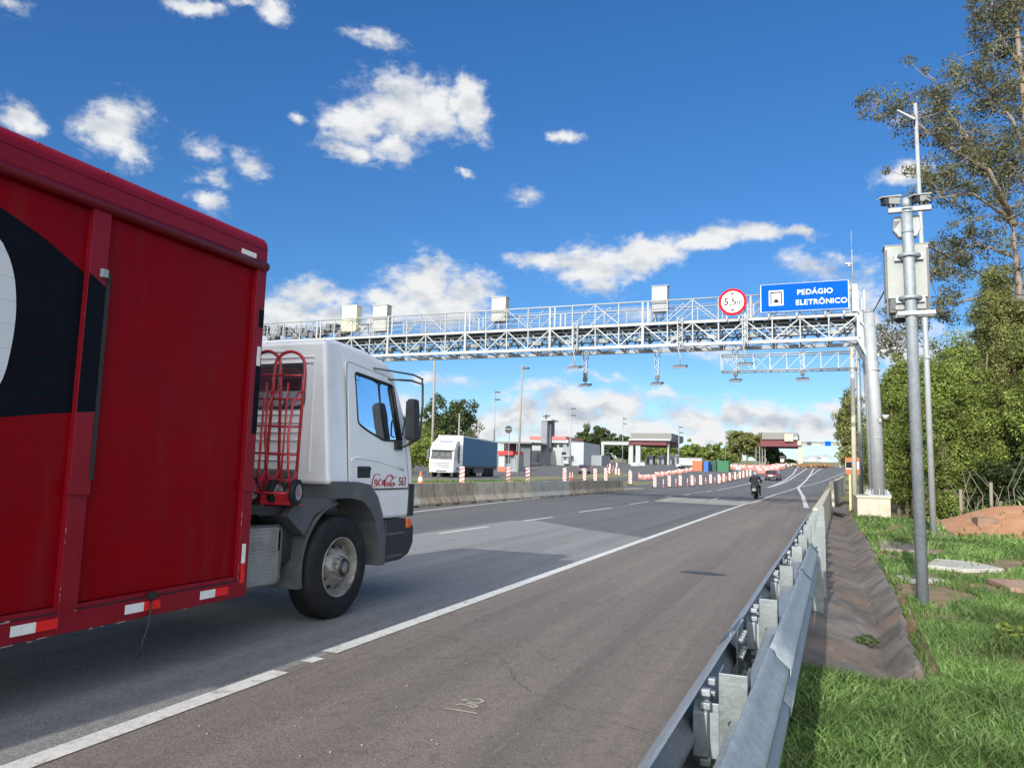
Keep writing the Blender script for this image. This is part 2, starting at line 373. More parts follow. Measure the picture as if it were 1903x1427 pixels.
# ------------------------------------------------------------------ palette
def asphalt(name, col, speck, stain, lane=True, grain=110, stamt=.45):
    m = mat(name, col, .85, var=.10, scale=1.1, bump=.9, bscale=grain, contrast=1.0, stretch=(1, .35, 1), rvar=.06)
    t = m.node_tree; n = t.nodes; l = t.links; b = n['Principled BSDF']
    tcn = n.new('ShaderNodeTexCoord')
    # aggregate specks
    vo = n.new('ShaderNodeTexNoise'); vo.inputs['Scale'].default_value = grain; vo.inputs['Detail'].default_value = 3; vo.inputs['Roughness'].default_value = .8; l.new(tcn.outputs['Object'], vo.inputs[0])
    mr = n.new('ShaderNodeMapRange'); l.new(vo.outputs[0], mr.inputs[0]); mr.inputs[1].default_value = .38; mr.inputs[2].default_value = .62; mr.inputs[3].default_value = .42; mr.inputs[4].default_value = 1.66
    src = b.inputs['Base Color'].links[0].from_socket
    mu = n.new('ShaderNodeMixRGB'); mu.blend_type = 'MULTIPLY'; mu.inputs[0].default_value = 1; l.new(src, mu.inputs[1]); l.new(mr.outputs[0], mu.inputs[2])
    l.new(mu.outputs[0], b.inputs['Base Color'])
    # pale stones
    v2 = n.new('ShaderNodeTexVoronoi'); v2.inputs['Scale'].default_value = 34; l.new(tcn.outputs['Object'], v2.inputs[0])
    m2 = n.new('ShaderNodeMapRange'); l.new(v2.outputs['Distance'], m2.inputs[0]); m2.inputs[1].default_value = .10; m2.inputs[2].default_value = .16; m2.inputs[3].default_value = 1; m2.inputs[4].default_value = 0
    s2 = n.new('ShaderNodeSeparateColor'); l.new(v2.outputs['Color'], s2.inputs[0])
    m3 = n.new('ShaderNodeMapRange'); l.new(s2.outputs[0], m3.inputs[0]); m3.inputs[1].default_value = .80; m3.inputs[2].default_value = .86
    mm = n.new('ShaderNodeMath'); mm.operation = 'MULTIPLY'; l.new(m2.outputs[0], mm.inputs[0]); l.new(m3.outputs[0], mm.inputs[1])
    mxn = n.new('ShaderNodeMixRGB'); l.new(mm.outputs[0], mxn.inputs[0]); l.new(mu.outputs[0], mxn.inputs[1]); mxn.inputs[2].default_value = (*speck, 1)
    l.new(mxn.outputs[0], b.inputs['Base Color'])
    dirt(m, stain, .55, stamt, .46, .66, stretch=(1.6, .28, 1))
    dirt(m, tuple(c * .72 for c in col), 1.0, .75, .45, .62, stretch=(1.5, .02, 1), detail=5)
    dirt(m, tuple(c * 1.28 for c in col), 1.0, .6, .50, .66, stretch=(4.2, .05, 1), detail=6)
    dirt(m, tuple(c * 1.35 for c in col), 42, .55, .52, .62, detail=6)
    dirt(m, tuple(c * .6 for c in col), 36, .5, .54, .64, detail=6)
    dirt(m, tuple(c * .62 for c in col), 9, .55, .52, .66, stretch=(1, .8, 1), detail=10)
    dirt(m, tuple(c * .55 for c in col), 1.9, .5, .60, .72, stretch=(1, .5, 1))
    return m
ASP = asphalt('asphalt_dark', (.112, .109, .106), (.28, .27, .26), (.150, .145, .140))
ASPL = asphalt('asphalt_light', (.205, .202, .196), (.40, .40, .38), (.26, .255, .245))
SHO = asphalt('asphalt_shoulder', (.162, .137, .118), (.34, .30, .25), (.215, .180, .150), stamt=.7)
PATCH = asphalt('patch_concrete', (.30, .285, .25), (.4, .4, .38), (.24, .23, .21), stamt=.3)
def paint_worn(name, col, amt=.75, sc_=7):
    m = mat(name, col, .6, var=.06, scale=6, bump=.5, bscale=120)
    dirt(m, (.16, .155, .15), sc_, amt, .55, .68, detail=12); dirt(m, (.22, .21, .2), 30, .5, .5, .7); return m
LINE = paint_worn('road_paint', (.62, .61, .57)); LINE2 = paint_worn('road_paint_worn', (.40, .39, .36), .9, 5)
CHALK = mat('chalk', (.50, .46, .36), .9, var=.3, scale=40); CHALK = dirt(CHALK, (.2, .18, .16), 28, .8, .48, .66)
SKID = mat('tar', (.035, .036, .042), .5, var=.3, scale=10)
EARTH = mat('earth', (.25, .155, .095), .95, var=.25, scale=2.2, bump=1, bscale=24); dirt(EARTH, (.17, .12, .075), 1.4, .8, .45, .6); dirt(EARTH, (.10, .13, .035), 2.5, .85, .48, .58)
CLAY = mat('clay', (.36, .17, .085), .95, var=.22, scale=3.0, bump=1, bscale=20, col2=(.44, .235, .12)); dirt(CLAY, (.30, .14, .07), 2.0, .7, .52, .66, stretch=(1, 1, 3))
FIELD = mat('field', (.16, .155, .06), .95, var=.3, scale=.05); dirt(FIELD, (.28, .23, .12), .03, .7, .45, .6)
CONC = mat('concrete', (.47, .41, .32), .9, var=.14, scale=3, bump=.6, bscale=60); dirt(CONC, (.17, .145, .115), 1.6, .75, .46, .66, stretch=(1, 1, .7))
CONCD = mat('concrete_stained', (.38, .31, .22), .9, var=.16, scale=3, bump=.6, bscale=60); dirt(CONCD, (.13, .115, .09), 2.2, .8, .45, .66, stretch=(1.6, 1.6, .35))
CONCG = mat('concrete_grey', (.43, .41, .36), .9, var=.12, scale=3, bump=.5, bscale=60); dirt(CONCG, (.19, .18, .16), 1.6, .6, .46, .68)
CONCN = mat('concrete_new', (.42, .38, .30), .88, var=.07, scale=3, bump=.4, bscale=60); dirt(CONCN, (.25, .20, .14), 2.4, .6, .50, .72, stretch=(1, 1, .35))
GUT = mat('gutter_concrete', (.175, .158, .140), .95, var=.25, scale=2.4, bump=1, bscale=30); dirt(GUT, (.075, .068, .058), 1.3, .85, .42, .60, detail=12); dirt(GUT, (.21, .125, .08), 1.2, .75, .50, .64, detail=12); dirt(GUT, (.30, .28, .25), 5, .7, .62, .70); dirt(GUT, (.06, .055, .05), 18, .6, .54, .64)
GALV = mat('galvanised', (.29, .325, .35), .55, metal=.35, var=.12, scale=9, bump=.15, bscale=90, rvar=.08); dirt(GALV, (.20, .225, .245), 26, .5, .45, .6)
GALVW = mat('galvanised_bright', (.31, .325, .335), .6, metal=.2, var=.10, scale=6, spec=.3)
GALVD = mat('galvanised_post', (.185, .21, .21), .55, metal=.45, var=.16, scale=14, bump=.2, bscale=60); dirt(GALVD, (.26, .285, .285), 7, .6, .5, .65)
DARKM = mat('dark_metal', (.07, .072, .078), .5, metal=.3, var=.2)
BLACKP = mat('black_plastic', (.018, .019, .021), .5, var=.2, scale=8)
GREYP = mat('grey_plastic', (.075, .08, .086), .55, var=.15, scale=5, bump=.2, bscale=80); dirt(GREYP, (.15, .14, .125), 4, .5, .5, .7)
RUBBER = mat('rubber', (.010, .0105, .012), .7, var=.3, scale=7, bump=.3, bscale=60, spec=.3); dirt(RUBBER, (.04, .037, .034), 4, .6, .5, .7)
STEEL = mat('wheel_steel', (.30, .29, .265), .5, metal=.35, var=.12, scale=8); dirt(STEEL, (.10, .09, .075), 6, .85, .46, .62)
RED = mat('truck_red', (.20, .0006, .004), .33, var=.12, scale=1.2, spec=.08, rvar=.05); dirt(RED, (.15, .004, .010), 1.6, .6, .46, .7); dirt(RED, (.12, .03, .03), 2.2, .35, .54, .72, stretch=(1, 1.6, .22), detail=10)
REDF = mat('truck_red_frame', (.20, .005, .014), .4, var=.10, scale=3, spec=.25, coat=.05); dirt(REDF, (.42, .20, .18), 26, .55, .66, .74)
REDT = mat('hand_truck_red', (.40, .018, .03), .35, var=.12, scale=12, coat=.2)
REFL = mat('reflector_red', (.70, .012, .012), .3, var=.1, scale=30); REFW = mat('reflector_white', (.72, .72, .68), .35, var=.06, scale=20)
BLK = mat('graphic_black', (.004, .005, .009), .5, var=.2, scale=2, spec=.10, rvar=.05); WHTG = mat('graphic_white', (.60, .62, .64), .4, var=.03, spec=.3)
WHITE = mat('cab_white', (.71, .72, .73), .3, var=.035, scale=1.6, coat=.4, rvar=.05); dirt(WHITE, (.50, .49, .47), 1.8, .45, .52, .72, stretch=(1, 1, .5))
SEAM = mat('seam', (.02, .02, .022), .8)
TXTR = mat('lettering_red', (.40, .015, .03), .4, var=.05); TXTD = mat('lettering_dark', (.20, .02, .03), .4, var=.05)
AMBER = mat('amber_lens', (.62, .10, .01), .2, coat=.6); TANK = mat('tank_alloy', (.36, .355, .33), .5, metal=.35, var=.14, scale=6, bump=.3, bscale=40); dirt(TANK, (.16, .145, .12), 3, .75, .45, .65)
GLS = glass('tinted_glass', (.78, .90, .90), 1.5, .22); GLSD = glass('dark_glass', (.16, .20, .22), 2.2, .06)
SBLUE = mat('sign_blue', (.0015, .075, .60), .8, var=.04, scale=2, spec=.06); SWHITE = mat('sign_white', (.62, .63, .62), .8, var=.03, spec=.08); SRED = mat('sign_red', (.42, .012, .025), .8, var=.05, spec=.08); SBLACK = mat('sign_black', (.02, .02, .02), .8, spec=.08); SGREY = mat('sign_back', (.045, .047, .05), .8, var=.1)
ORANGE = mat('safety_orange', (.62, .10, .02), .5, var=.1, scale=6); DREDW = mat('delineator_red', (.46, .09, .06), .5, var=.12, scale=8); DWH = mat('delineator_white', (.60, .58, .54), .5, var=.08, scale=8); PINKP = mat('barrier_pink', (.36, .13, .11), .6, var=.2, scale=2)
CABN = mat('cabinet_cream', (.36, .36, .335), .5, var=.05, scale=3); CABG = mat('cabinet_grey', (.24, .26, .24), .5, var=.05, scale=3, bump=.1); CABD = mat('cabinet_dark', (.11, .115, .12), .5)
CLTH = mat('blue_curtain', (.035, .12, .24), .55, var=.25, scale=2.0, bump=.5, bscale=8, stretch=(1, 5, .3)); BROOF = mat('fascia_grey', (.17, .165, .155), .7, var=.12); BRED = mat('fascia_red', (.11, .012, .018), .6, var=.2, scale=.6)
BWH = mat('wall_white', (.34, .36, .37), .8, var=.06, scale=.5); BGR = mat('wall_grey', (.22, .24, .26), .8, var=.1, scale=.4); BPINK = mat('fascia_coral', (.38, .12, .11), .6, var=.08); BDK = mat('window_dark', (.03, .035, .04), .15); RROOF = mat('kiosk_red', (.42, .02, .02), .5)
BARK = mat('bark', (.22, .17, .125), .9, var=.3, scale=6, bump=.8, bscale=20, stretch=(1, 1, .3)); BARKP = mat('bark_pale', (.20, .165, .13), .85, var=.25, scale=5, bump=.5, bscale=20, stretch=(1, 1, .3))
CLOTHB = mat('jacket_black', (.012, .013, .018), .8, var=.3, scale=12); BIKEB = mat('bike_black', (.012, .012, .014), .35, coat=.4); HELM = mat('helmet_grey', (.30, .27, .27), .3, coat=.5)
LEAF1 = leafmat('leaf_bush', (.10, .145, .030), (.18, .235, .05), (.30, .34, .09)); LEAF2 = leafmat('leaf_dark', (.04, .06, .022), (.065, .092, .03), (.10, .13, .04), .25)
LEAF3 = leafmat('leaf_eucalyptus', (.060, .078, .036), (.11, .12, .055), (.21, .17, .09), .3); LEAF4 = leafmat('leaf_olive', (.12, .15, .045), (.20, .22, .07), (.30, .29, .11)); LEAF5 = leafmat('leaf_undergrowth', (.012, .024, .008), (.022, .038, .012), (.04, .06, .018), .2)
GRS = leafmat('grass_blade', (.075, .165, .038), (.135, .235, .055), (.25, .31, .12), .35)

# ------------------------------------------------------------------ ground, road, markings
def ditch_c(y): return .52 + .017 * (y - 8) + .03 * math.sin(y * .7)
def edgeX(y): return float(np.interp(y, [-60, 6, 7.5, 17, 33, 60, 93, 133, 165, 215, 300, 420], [-.36, -.36, -.16, .0, .12, .3, 1.0, 3.0, 7.5, 13, 22, 35]))
def leftX(y): return float(np.interp(y, [-60, 36, 58, 62, 420], [-14.5, -14.5, -15.2, -110, -150]))
from mathutils import noise as mnoise
def verge(x, y):
    """height added to the terrain to the right of the road"""
    e = edgeX(y)
    if x <= e - .02: return -.10
    z = -.02 + .05 * mnoise.noise(Vector((x * .6, y * .4, 3))) * sst(.5, 2.5, x)
    c = ditch_c(y)
    if 5.6 < y < 60:
        k = sst(6.4, 7.3, y) * (1 - sst(48, 60, y))
        if x < c: z -= k * (.14 + .30 * max(0, (x - e)) / max(.1, c - e))
        elif x < c + .44: z -= k * (.44 - .34 * max(0, (x - c) / .44))
    z += .85 * math.exp(-((x - 6.6) / 2.6) ** 4 - ((y - 27.5) / 3.4) ** 2)
    z -= .9 * math.exp(-((x - 4.6) / 1.3) ** 2 - ((y - 38) / 4) ** 2)
    z += .35 * sst(5, 12, x) * sst(24, 34, y)
    return z
def gz(x, y):
    zz = zt(x, y)
    if x > edgeX(y) - .35: return zz + verge(x, y)
    if x < leftX(y): return zz + .02 if y < 60 else zz - .02
    return zz - .12
xs = sorted(set([-3000, -1600, -900, -500, -300, -220, -160] + list(range(-150, -14, 4)) + list(np.arange(-18, -14, .4)) + list(np.arange(-14, -.8, 1.2)) +
    [round(v, 3) for v in np.arange(-.75, 3.2, .09)] + [round(v, 3) for v in np.arange(3.2, 12, .35)] + list(range(12, 60, 4)) + [80, 120, 180, 260, 400, 700, 1300, 3000]))
ys_ = sorted(set([-60, -30, -10, -4] + [round(v, 3) for v in np.arange(-2, 42, .35)] + [round(v, 3) for v in np.arange(42, 70, 1)] + list(range(70, 300, 3)) + [320, 350, 400, 470, 560, 700, 900, 1200, 1600, 2200, 3000, 3500]))
gv = []; gf = []; gm = []
for y in ys_:
    for x in xs: gv.append((x, y, gz(x, y)))
nx = len(xs)
for j in range(len(ys_) - 1):
    for i in range(nx - 1):
        a = j * nx + i; gf += [a, a + 1, a + 1 + nx, a + nx]
        x = (xs[i] + xs[i+1]) / 2; y = (ys_[j] + ys_[j+1]) / 2
        md = 0
        if y > 60 or x > 12 or x < -20: md = 2
        if 22.5 < y < 31 and 3.4 < x < 10.5 : md = 1
        gm.append(md)
ground = raw_mesh('ground', gv, gf, 4, [EARTH, CLAY, FIELD], mi=gm, smooth=True); ground['kind'] = 'structure'

def sheet(name, mt, spans, lift, lo, hi, smooth_x=()):
    """a surface between two x(y) curves, one row of faces per metre, lying on the terrain"""
    b = MB(); rows = []
    yy = [lo] + [y for y in range(math.ceil(lo), math.floor(hi) + 1) if y > lo + 1e-6 and y < hi - 1e-6] + [hi]
    for y in yy:
        x0, x1 = spans(y); cols = [x0] + [c for c in smooth_x if x0 < c < x1]
        rows.append((y, x0, x1))
    for (ya, a0, a1), (yb, b0, b1) in zip(rows, rows[1:]):
        K = 1 if not smooth_x else len(smooth_x)
        ts = [i / K for i in range(K + 1)]
        for t0, t1 in zip(ts, ts[1:]):
            P = [(a0 + (a1-a0)*t0, ya), (a0 + (a1-a0)*t1, ya), (b0 + (b1-b0)*t1, yb), (b0 + (b1-b0)*t0, yb)]
            b.quad(*[(p[0], p[1], zt(*p) + lift) for p in P])
    o = b.build(name, mt, kind='structure'); return o
sheet('road', ASP, lambda y: (-14.3, edgeX(y)), 0, -30, 420)
sheet('plaza_pavement', ASP, lambda y: (leftX(y), -14.3), 0, 30, 420, smooth_x=range(12))
sheet('shoulder', SHO, lambda y: (-3.62 + .3 * sst(44, 60, y), edgeX(y)), .006, -30, 60)
def polysheet(name, mt, pts, lift):
    """any convex outline on the ground cut into one strip per metre"""
    ys = [p[1] for p in pts]; lo, hi = min(ys), max(ys)
    def cross(y):
        xs_ = []
        for a, b in zip(pts, pts[1:] + pts[:1]):
            if (a[1] - y) * (b[1] - y) <= 0 and abs(a[1] - b[1]) > 1e-9: xs_.append(a[0] + (b[0]-a[0]) * (y - a[1]) / (b[1]-a[1]))
        return min(xs_), max(xs_)
    yy = sorted(set([lo + 1e-4, hi - 1e-4] + [float(v) for v in range(math.ceil(lo), math.floor(hi) + 1) if lo + 1e-3 < v < hi - 1e-3] + [min(hi-1e-4, max(lo+1e-4, v)) for v in ys]))
    b = MB(); R = [(y, *cross(y)) for y in yy]
    for (ya, a0, a1), (yb, b0, b1) in zip(R, R[1:]):
        b.quad(*[(x, y, zt(x, y) + lift) for x, y in ((a0, ya), (a1, ya), (b1, yb), (b0, yb))])
    return b.build(name, mt, kind='structure')
def g2(px, py): p = gp(px, py); return (p.x, p.y)
polysheet('road_patch', ASPL, [(-8.35, -20), (-3.62, -20), (-3.62, 17.6), (-5.6, 19.2), (-7.9, 21.6), (-8.3, 20.5)], .006)
polysheet('road_patch', PATCH, [g2(1214, 932), g2(1244, 924), g2(1400, 932), g2(1375, 940)], .010)
def line(pts, w_, mt=LINE, lift=.012, name='road_marking'):
    """painted line along points on the ground"""
    b = MB(); P = []
    for a, c in zip(pts, pts[1:]):
        y0, y1 = a[1], c[1]; cuts = [0.0] + sorted((yv - y0) / (y1 - y0) for yv in range(math.ceil(min(y0, y1)), math.floor(max(y0, y1)) + 1) if 0.001 < (yv - y0) / (y1 - y0) < .999) if abs(y1 - y0) > .01 else [0.0]
        for t in cuts: P.append((a[0] + (c[0]-a[0])*t, y0 + (y1-y0)*t))
    P.append(pts[-1])
    E_ = []
    for i, p in enumerate(P):
        a = P[max(0, i-1)]; c = P[min(len(P)-1, i+1)]; dx, dy = c[0]-a[0], c[1]-a[1]; n_ = math.hypot(dx, dy) or 1
        E_.append(((p[0] - dy/n_*w_/2, p[1] + dx/n_*w_/2), (p[0] + dy/n_*w_/2, p[1] - dx/n_*w_/2)))
    for (a, b_), (c, d) in zip(E_, E_[1:]):
        b.quad(*[(q[0], q[1], zt(*q) + lift) for q in (b_, d, c, a)])
    return b.build(name, mt, kind='structure')
line([(-3.62, -6), (-3.60, 4.62)], .15); line([(-3.63, 5.25), (-3.60, 14.6), (-3.55, 30), (-3.45, 42), g2(1400, 934), g2(1440, 919), g2(1482, 906), g2(1512, 899), g2(1540, 890), g2(1569, 878)], .15)
line([(-3.60, 4.92), (-3.59, 5.07)], .11)
for a, b_ in [((816, 992), (907, 979)), ((972, 968.5), (1027, 961.5)), ((1076, 952), (1137, 944)), ((1170, 937.3), (1206, 932))]: line([g2(*a), g2(*b_)], .13, LINE)
line([(-7.95, 5), (-7.95, 9.5)], .13)
line([(-12.35, 14), (-12.3, 21.8), (-13.2, 32), (-13.75, 39), (-14.1, 53)], .15)
for a, b_ in [((1271, 920), (1284, 918)), ((1291, 916), (1306, 914.5)), ((1311, 914), (1324, 912)), ((1331, 911), (1391, 898))]: line([g2(*a), g2(*b_)], .16)
line([g2(1391, 898), g2(1413, 891), g2(1436, 881), g2(1446, 876)], .2)
line([g2(1427, 906), g2(1452, 896), g2(1474, 881), g2(1481, 870)], .24); line([g2(1427, 906), g2(1456, 897), g2(1482, 882), g2(1500, 870)], .24)
line([g2(1483, 905.5), g2(1503, 886), g2(1513, 870)], .24); line([g2(1503, 887), g2(1515, 878), g2(1527, 870)], .2)
line([g2(1483, 905.5), g2(1492, 922), g2(1499, 944)], .24, LINE, .014)
line([g2(1455, 892), g2(1510, 892)], .5, LINE2, .013)
line([g2(1237, 923), g2(1250, 921)], .14); line([g2(1318, 931), g2(1334, 926)], .14, LINE, .016)
# worn marks
polysheet('tar_stain', SKID, [(-1.95, 11.9), (-1.45, 11.8), (-1.25, 11.95), (-1.5, 12.15), (-1.9, 12.1)], .011)
def marks(name, mt, polys, lift, wd):
    b = MB()
    for P in polys:
        for a, c in zip(P, P[1:]):
            dx, dy = c[0]-a[0], c[1]-a[1]; n_ = math.hypot(dx, dy) or 1; ox, oy = -dy/n_*wd/2, dx/n_*wd/2
            b.quad((a[0]-ox, a[1]-oy, lift), (c[0]-ox, c[1]-oy, lift), (c[0]+ox, c[1]+oy, lift), (a[0]+ox, a[1]+oy, lift))
    return b.build(name, mt, kind='structure')
b = MB()
def crack(x, y, L_, a, w_=.0035):
    pts = [(x, y)]; 
    while L_ > 0:
        st = random.uniform(.05, .15); a += random.uniform(-.5, .5) * .6; x += math.cos(a) * st; y += math.sin(a) * st; pts.append((x, y)); L_ -= st
    for p, q in zip(pts, pts[1:]):
        dx, dy = q[0]-p[0], q[1]-p[1]; n_ = math.hypot(dx, dy) or 1; ww = w_ * random.uniform(.5, 1.2); ox, oy = -dy/n_*ww/2, dx/n_*ww/2
        b.quad((p[0]-ox, p[1]-oy, .0112), (q[0]-ox, q[1]-oy, .0112), (q[0]+ox, q[1]+oy, .0112), (p[0]+ox, p[1]+oy, .0112))
for (x, y, L_, a) in ((-3.2, 6.2, 1.6, .1), (-2.6, 9.2, 1.8, 1.4), (-1.2, 8.0, .5, .2), (-3.3, 13, 2.2, .2), (-.9, 14, 1.5, 1.5), (-1.9, 17, 2, .1), (-2.9, 22, 2.5, .15), (-3.52, 4.2, 9, 1.57)): crack(x, y, L_, a)
b.build('road_cracks', mat('crack', (.07, .062, .056), .9), kind='structure')
b = MB()
for i in range(120):
    x = random.uniform(-3.5, -.4); y = 2.3 + random.random()**1.6 * 16; r = random.uniform(.003, .008); b.ball((x, y, .008 + r*.4), r, r*.8, r*.6, 5, 4)
o = b.build('loose_gravel', CONCD); o['kind'] = 'stuff'; o['label'] = 'scattered grit on the paved shoulder'; o['category'] = 'gravel'
def gl(pts): return [g2(*p) for p in pts]
def zl(pts): return gl([(780 + x / 9.515, 1270 + y / 9.515) for x, y in pts])
marks('chalk_marks', CHALK, [zl([(440, 465), (720, 510), (1020, 560)]), zl([(640, 410), (720, 390), (860, 420), (980, 460), (1020, 430), (940, 395), (830, 380)]),
   zl([(740, 320), (860, 300), (1060, 305), (1130, 345), (1050, 375), (920, 370), (850, 340), (760, 330)])], .0125, .014)

# concrete drainage channel along the verge
Yd = [float(v) for v in np.arange(6.9, 58, .15)]
def drow(y):
    e, c = edgeX(y) - .02, ditch_c(y); out = []
    nz = lambda x, a, f: a * mnoise.noise(Vector((x * f, y * f, 7.3)))
    end = 1 - sst(6.9, 7.35, y + .25 * mnoise.noise(Vector((y * 5, 1, 1))))
    for k in range(9):
        t = k / 8; x = e + (c - e) * t; out.append((x, y, -.01 - .19 * t ** 1.25 + nz(x, .005, 1.6) + nz(x, .003, 9) - .14 * end - .02 * end * t))
    stp = .012 * (int(y / .55) % 2)          # joints of the short precast lip pieces
    for t in (.0, .12, .35, .6, .8, .92, 1.0):
        x = c + .04 + (.22 + .12 * sst(7, 16, y)) * t + (nz(y, .055, 2.6) * t); out.append((x, y, -.225 + .225 * t + stp + nz(x, .010 + .03 * t, 6) - .14 * end))
    out.append((out[-1][0] + .05, y, out[-1][2] - .06)); return out
DR = [drow(y) for y in Yd]; n_ = len(DR[0]); dv = [p for r_ in DR for p in r_]; df = []
for i in range(len(DR) - 1):
    for k in range(n_ - 1): df += [i*n_+k, i*n_+k+1, (i+1)*n_+k+1, (i+1)*n_+k]
o = raw_mesh('drainage_channel', dv, df, 4, GUT, smooth=True); o['kind'] = 'structure'
polysheet('grass_strip', FIELD, [g2(945, 895), g2(1180, 883), g2(1150, 877), g2(925, 885)], .02)
# broken slabs of an old path crossing the grass
def slab(pts, z, mt, lab, t=.07):
    b = MB(); b.prism(pts, 'Z', z - t, z); o = b.build('concrete_slab', mt, bevel=.012, label=lab, cat='paving slab', group='broken slabs in the verge'); return o
slab([(1.75, 15.0), (2.05, 16.3), (2.62, 16.2), (2.95, 15.2), (2.3, 14.7)], .055, CONCG, 'pale concrete slab in the grass just right of the camera pole')
slab([(1.28, 12.7), (1.1, 13.1), (1.5, 13.3), (1.75, 12.95)], .055, CONCG, 'small pale slab piece at the lip of the drain left of the camera pole')
slab([(2.4, 13.6), (2.5, 12.6), (4.4, 11.4), (4.7, 12.2), (3.3, 13.8)], .05, mat('slab_earthy', (.33, .21, .15), .95, var=.2, scale=3, bump=.6), 'earth-stained brown slab below the pale slab at the right edge')
slab([(1.25, 18.0), (1.4, 20.5), (2.1, 19.6), (2.3, 17.6)], .055, mat('slab_brown', (.22, .18, .14), .95, var=.2, scale=3, bump=.6), 'dark brown slab in the grass between the two galvanised poles')
# small stones and litter
for i, (px, py, r, mt, lab) in enumerate([(1842, 1275, .045, CONCG, 'pale grey stone lying in the grass at lower right'), (1859, 1378, .022, mat('dry_leaf', (.42, .22, .13), .9, var=.1), 'flat brown pebble in the grass near the bottom right corner'), (1548, 1203, .03, CONCG, 'whitish chip on the concrete apron beside the guard rail'), (1518, 1184, .03, CONCG, 'flat pale chip on the apron by the lowest far post'), (1885, 1322, .018, SWHITE, 'tiny white chip in the grass at the right edge')]):
    p = gp(px, py); b = MB(); b.ball((p.x, p.y, gz(p.x, p.y) + r * .45), r * 1.3, r, r * .5, 9, 6)
    b.xf(lambda v: v + .25 * r * mnoise.noise_vector(v * 40)); b.build('stone', mt, label=lab, cat='stone', group='stones and chips on the verge')

# grass
def grass_mesh():
    P = []
    def allowed(x, y):
        if 6.95 + .25 * mnoise.noise(Vector((x*3, 0, 5))) < y < 58 and x < ditch_c(y) + .20 + .10 * sst(7, 16, y) + .24 * mnoise.noise(Vector((x*2, y*2, 1))): return 0
        if x < edgeX(y) + .02: return 0
        if 23.5 < y < 31.5 and 3.5 < x < 11: return .03
        if ((x-3.0)/1.2)**2 + ((y-12.7)/.9)**2 < 1 : return .12
        if 1.7 < x < 3 and 14.7 < y < 16.4: return .05
        if 1.2 < x < 2.3 and 17.4 < y < 20.6: return .1
        d = mnoise.noise(Vector((x * 1.1, y * .55, 9))) + .4 * mnoise.noise(Vector((x * 4, y * 3, 2)))
        near = 1 - sst(7, 10, y)
        v = sst(-.34 - .6 * near, .05 - .5 * near, d)
        return v
    zones = [(-.4, 3.4, 1.5, 7.5, 70000), (-.1, 5.5, 7.5, 13, 52000), (.9, 9, 13, 22, 46000), (.9, 16, 22, 40, 42000), (-25, -16.2, 40, 58, 4000)]
    V = []; F = []; n0 = 0
    for (x0, x1, y0, y1, n) in zones:
        X = rng.uniform(x0, x1, n); Y = rng.uniform(y0, y1, n); U = rng.random(n)
        for x, y, u in zip(X, Y, U):
            a = allowed(x, y) if x > 0 or y < 8 else 1
            if u > a: continue
            far = sst(8, 30, y)
            h = (.05 + .085 * rng.random()) * (1 + .5 * far) * (.7 + .6 * (mnoise.noise(Vector((x, y, 4))) + .5)); wd = (.0035 + .003 * rng.random()) * (1 + 4.5 * far)
            an = rng.random() * 6.283; ln = h * (.25 + .95 * rng.random()); la = rng.random() * 6.283
            cx_, cy_ = math.cos(an) * wd, math.sin(an) * wd; lx, ly = math.cos(la) * ln, math.sin(la) * ln
            z = gz(x, y) - .01
            V += [(x-cx_, y-cy_, z), (x+cx_, y+cy_, z), (x+cx_*.8+lx*.35, y+cy_*.8+ly*.35, z+h*.62), (x-cx_*.8+lx*.35, y-cy_*.8+ly*.35, z+h*.62), (x+lx, y+ly, z+h*.92), (x+lx+cx_*.1, y+ly+cy_*.1, z+h*.91)]
            F += [n0, n0+1, n0+2, n0+3, n0+3, n0+2, n0+5, n0+4]; n0 += 6
    o = raw_mesh('grass', V, F, 4, GRS); o['kind'] = 'stuff'; o['label'] = 'short green grass growing over the right hand verge'; o['category'] = 'grass'
grass_mesh()
# ------------------------------------------------------------------ beverage delivery truck
XS = -4.25                                    # outer plane of the cargo box on the camera's side
tr = thing('delivery_truck', (-5.55, 4.97, 0), 'large red roller-sided beverage truck with white cab, filling the left of the photo', 'truck')
# chassis
b = MB()
for x in (-5.0, -6.1): b.box(x-.05, -2.3, .66, x+.05, 7.6, .92)
for y in (-1.8, -.2, 1.6, 3.2, 4.8, 6.0): b.box(-6.05, y, .70, -5.05, y+.1, .88)
b.box(-6.75, 4.99, 1.06, -4.40, 5.30, 1.14); b.box(-6.7, 5.3, 1.04, -4.46, 5.95, 1.12); b.box(-5.9, 5.2, .55, -5.1, 7.4, 1.02); b.box(-4.9, 5.68, .60, -4.5, 5.82, .95); b.box(-4.85, 5.60, .72, -4.47, 5.70, .90)
b.tube([(-4.60,5.66,.93),(-4.52,5.66,.70),(-4.56,5.78,.58),(-4.7,5.9,.6)], .022, 6); b.lathe((-4.9, 6.42, .5), 'X', [(-1.3, .08), (.3, .08)], 12)
b.box(-6.4, 5.0, 1.12, -4.6, 5.08, 1.30)
b.build('chassis', BLACKP, tr)
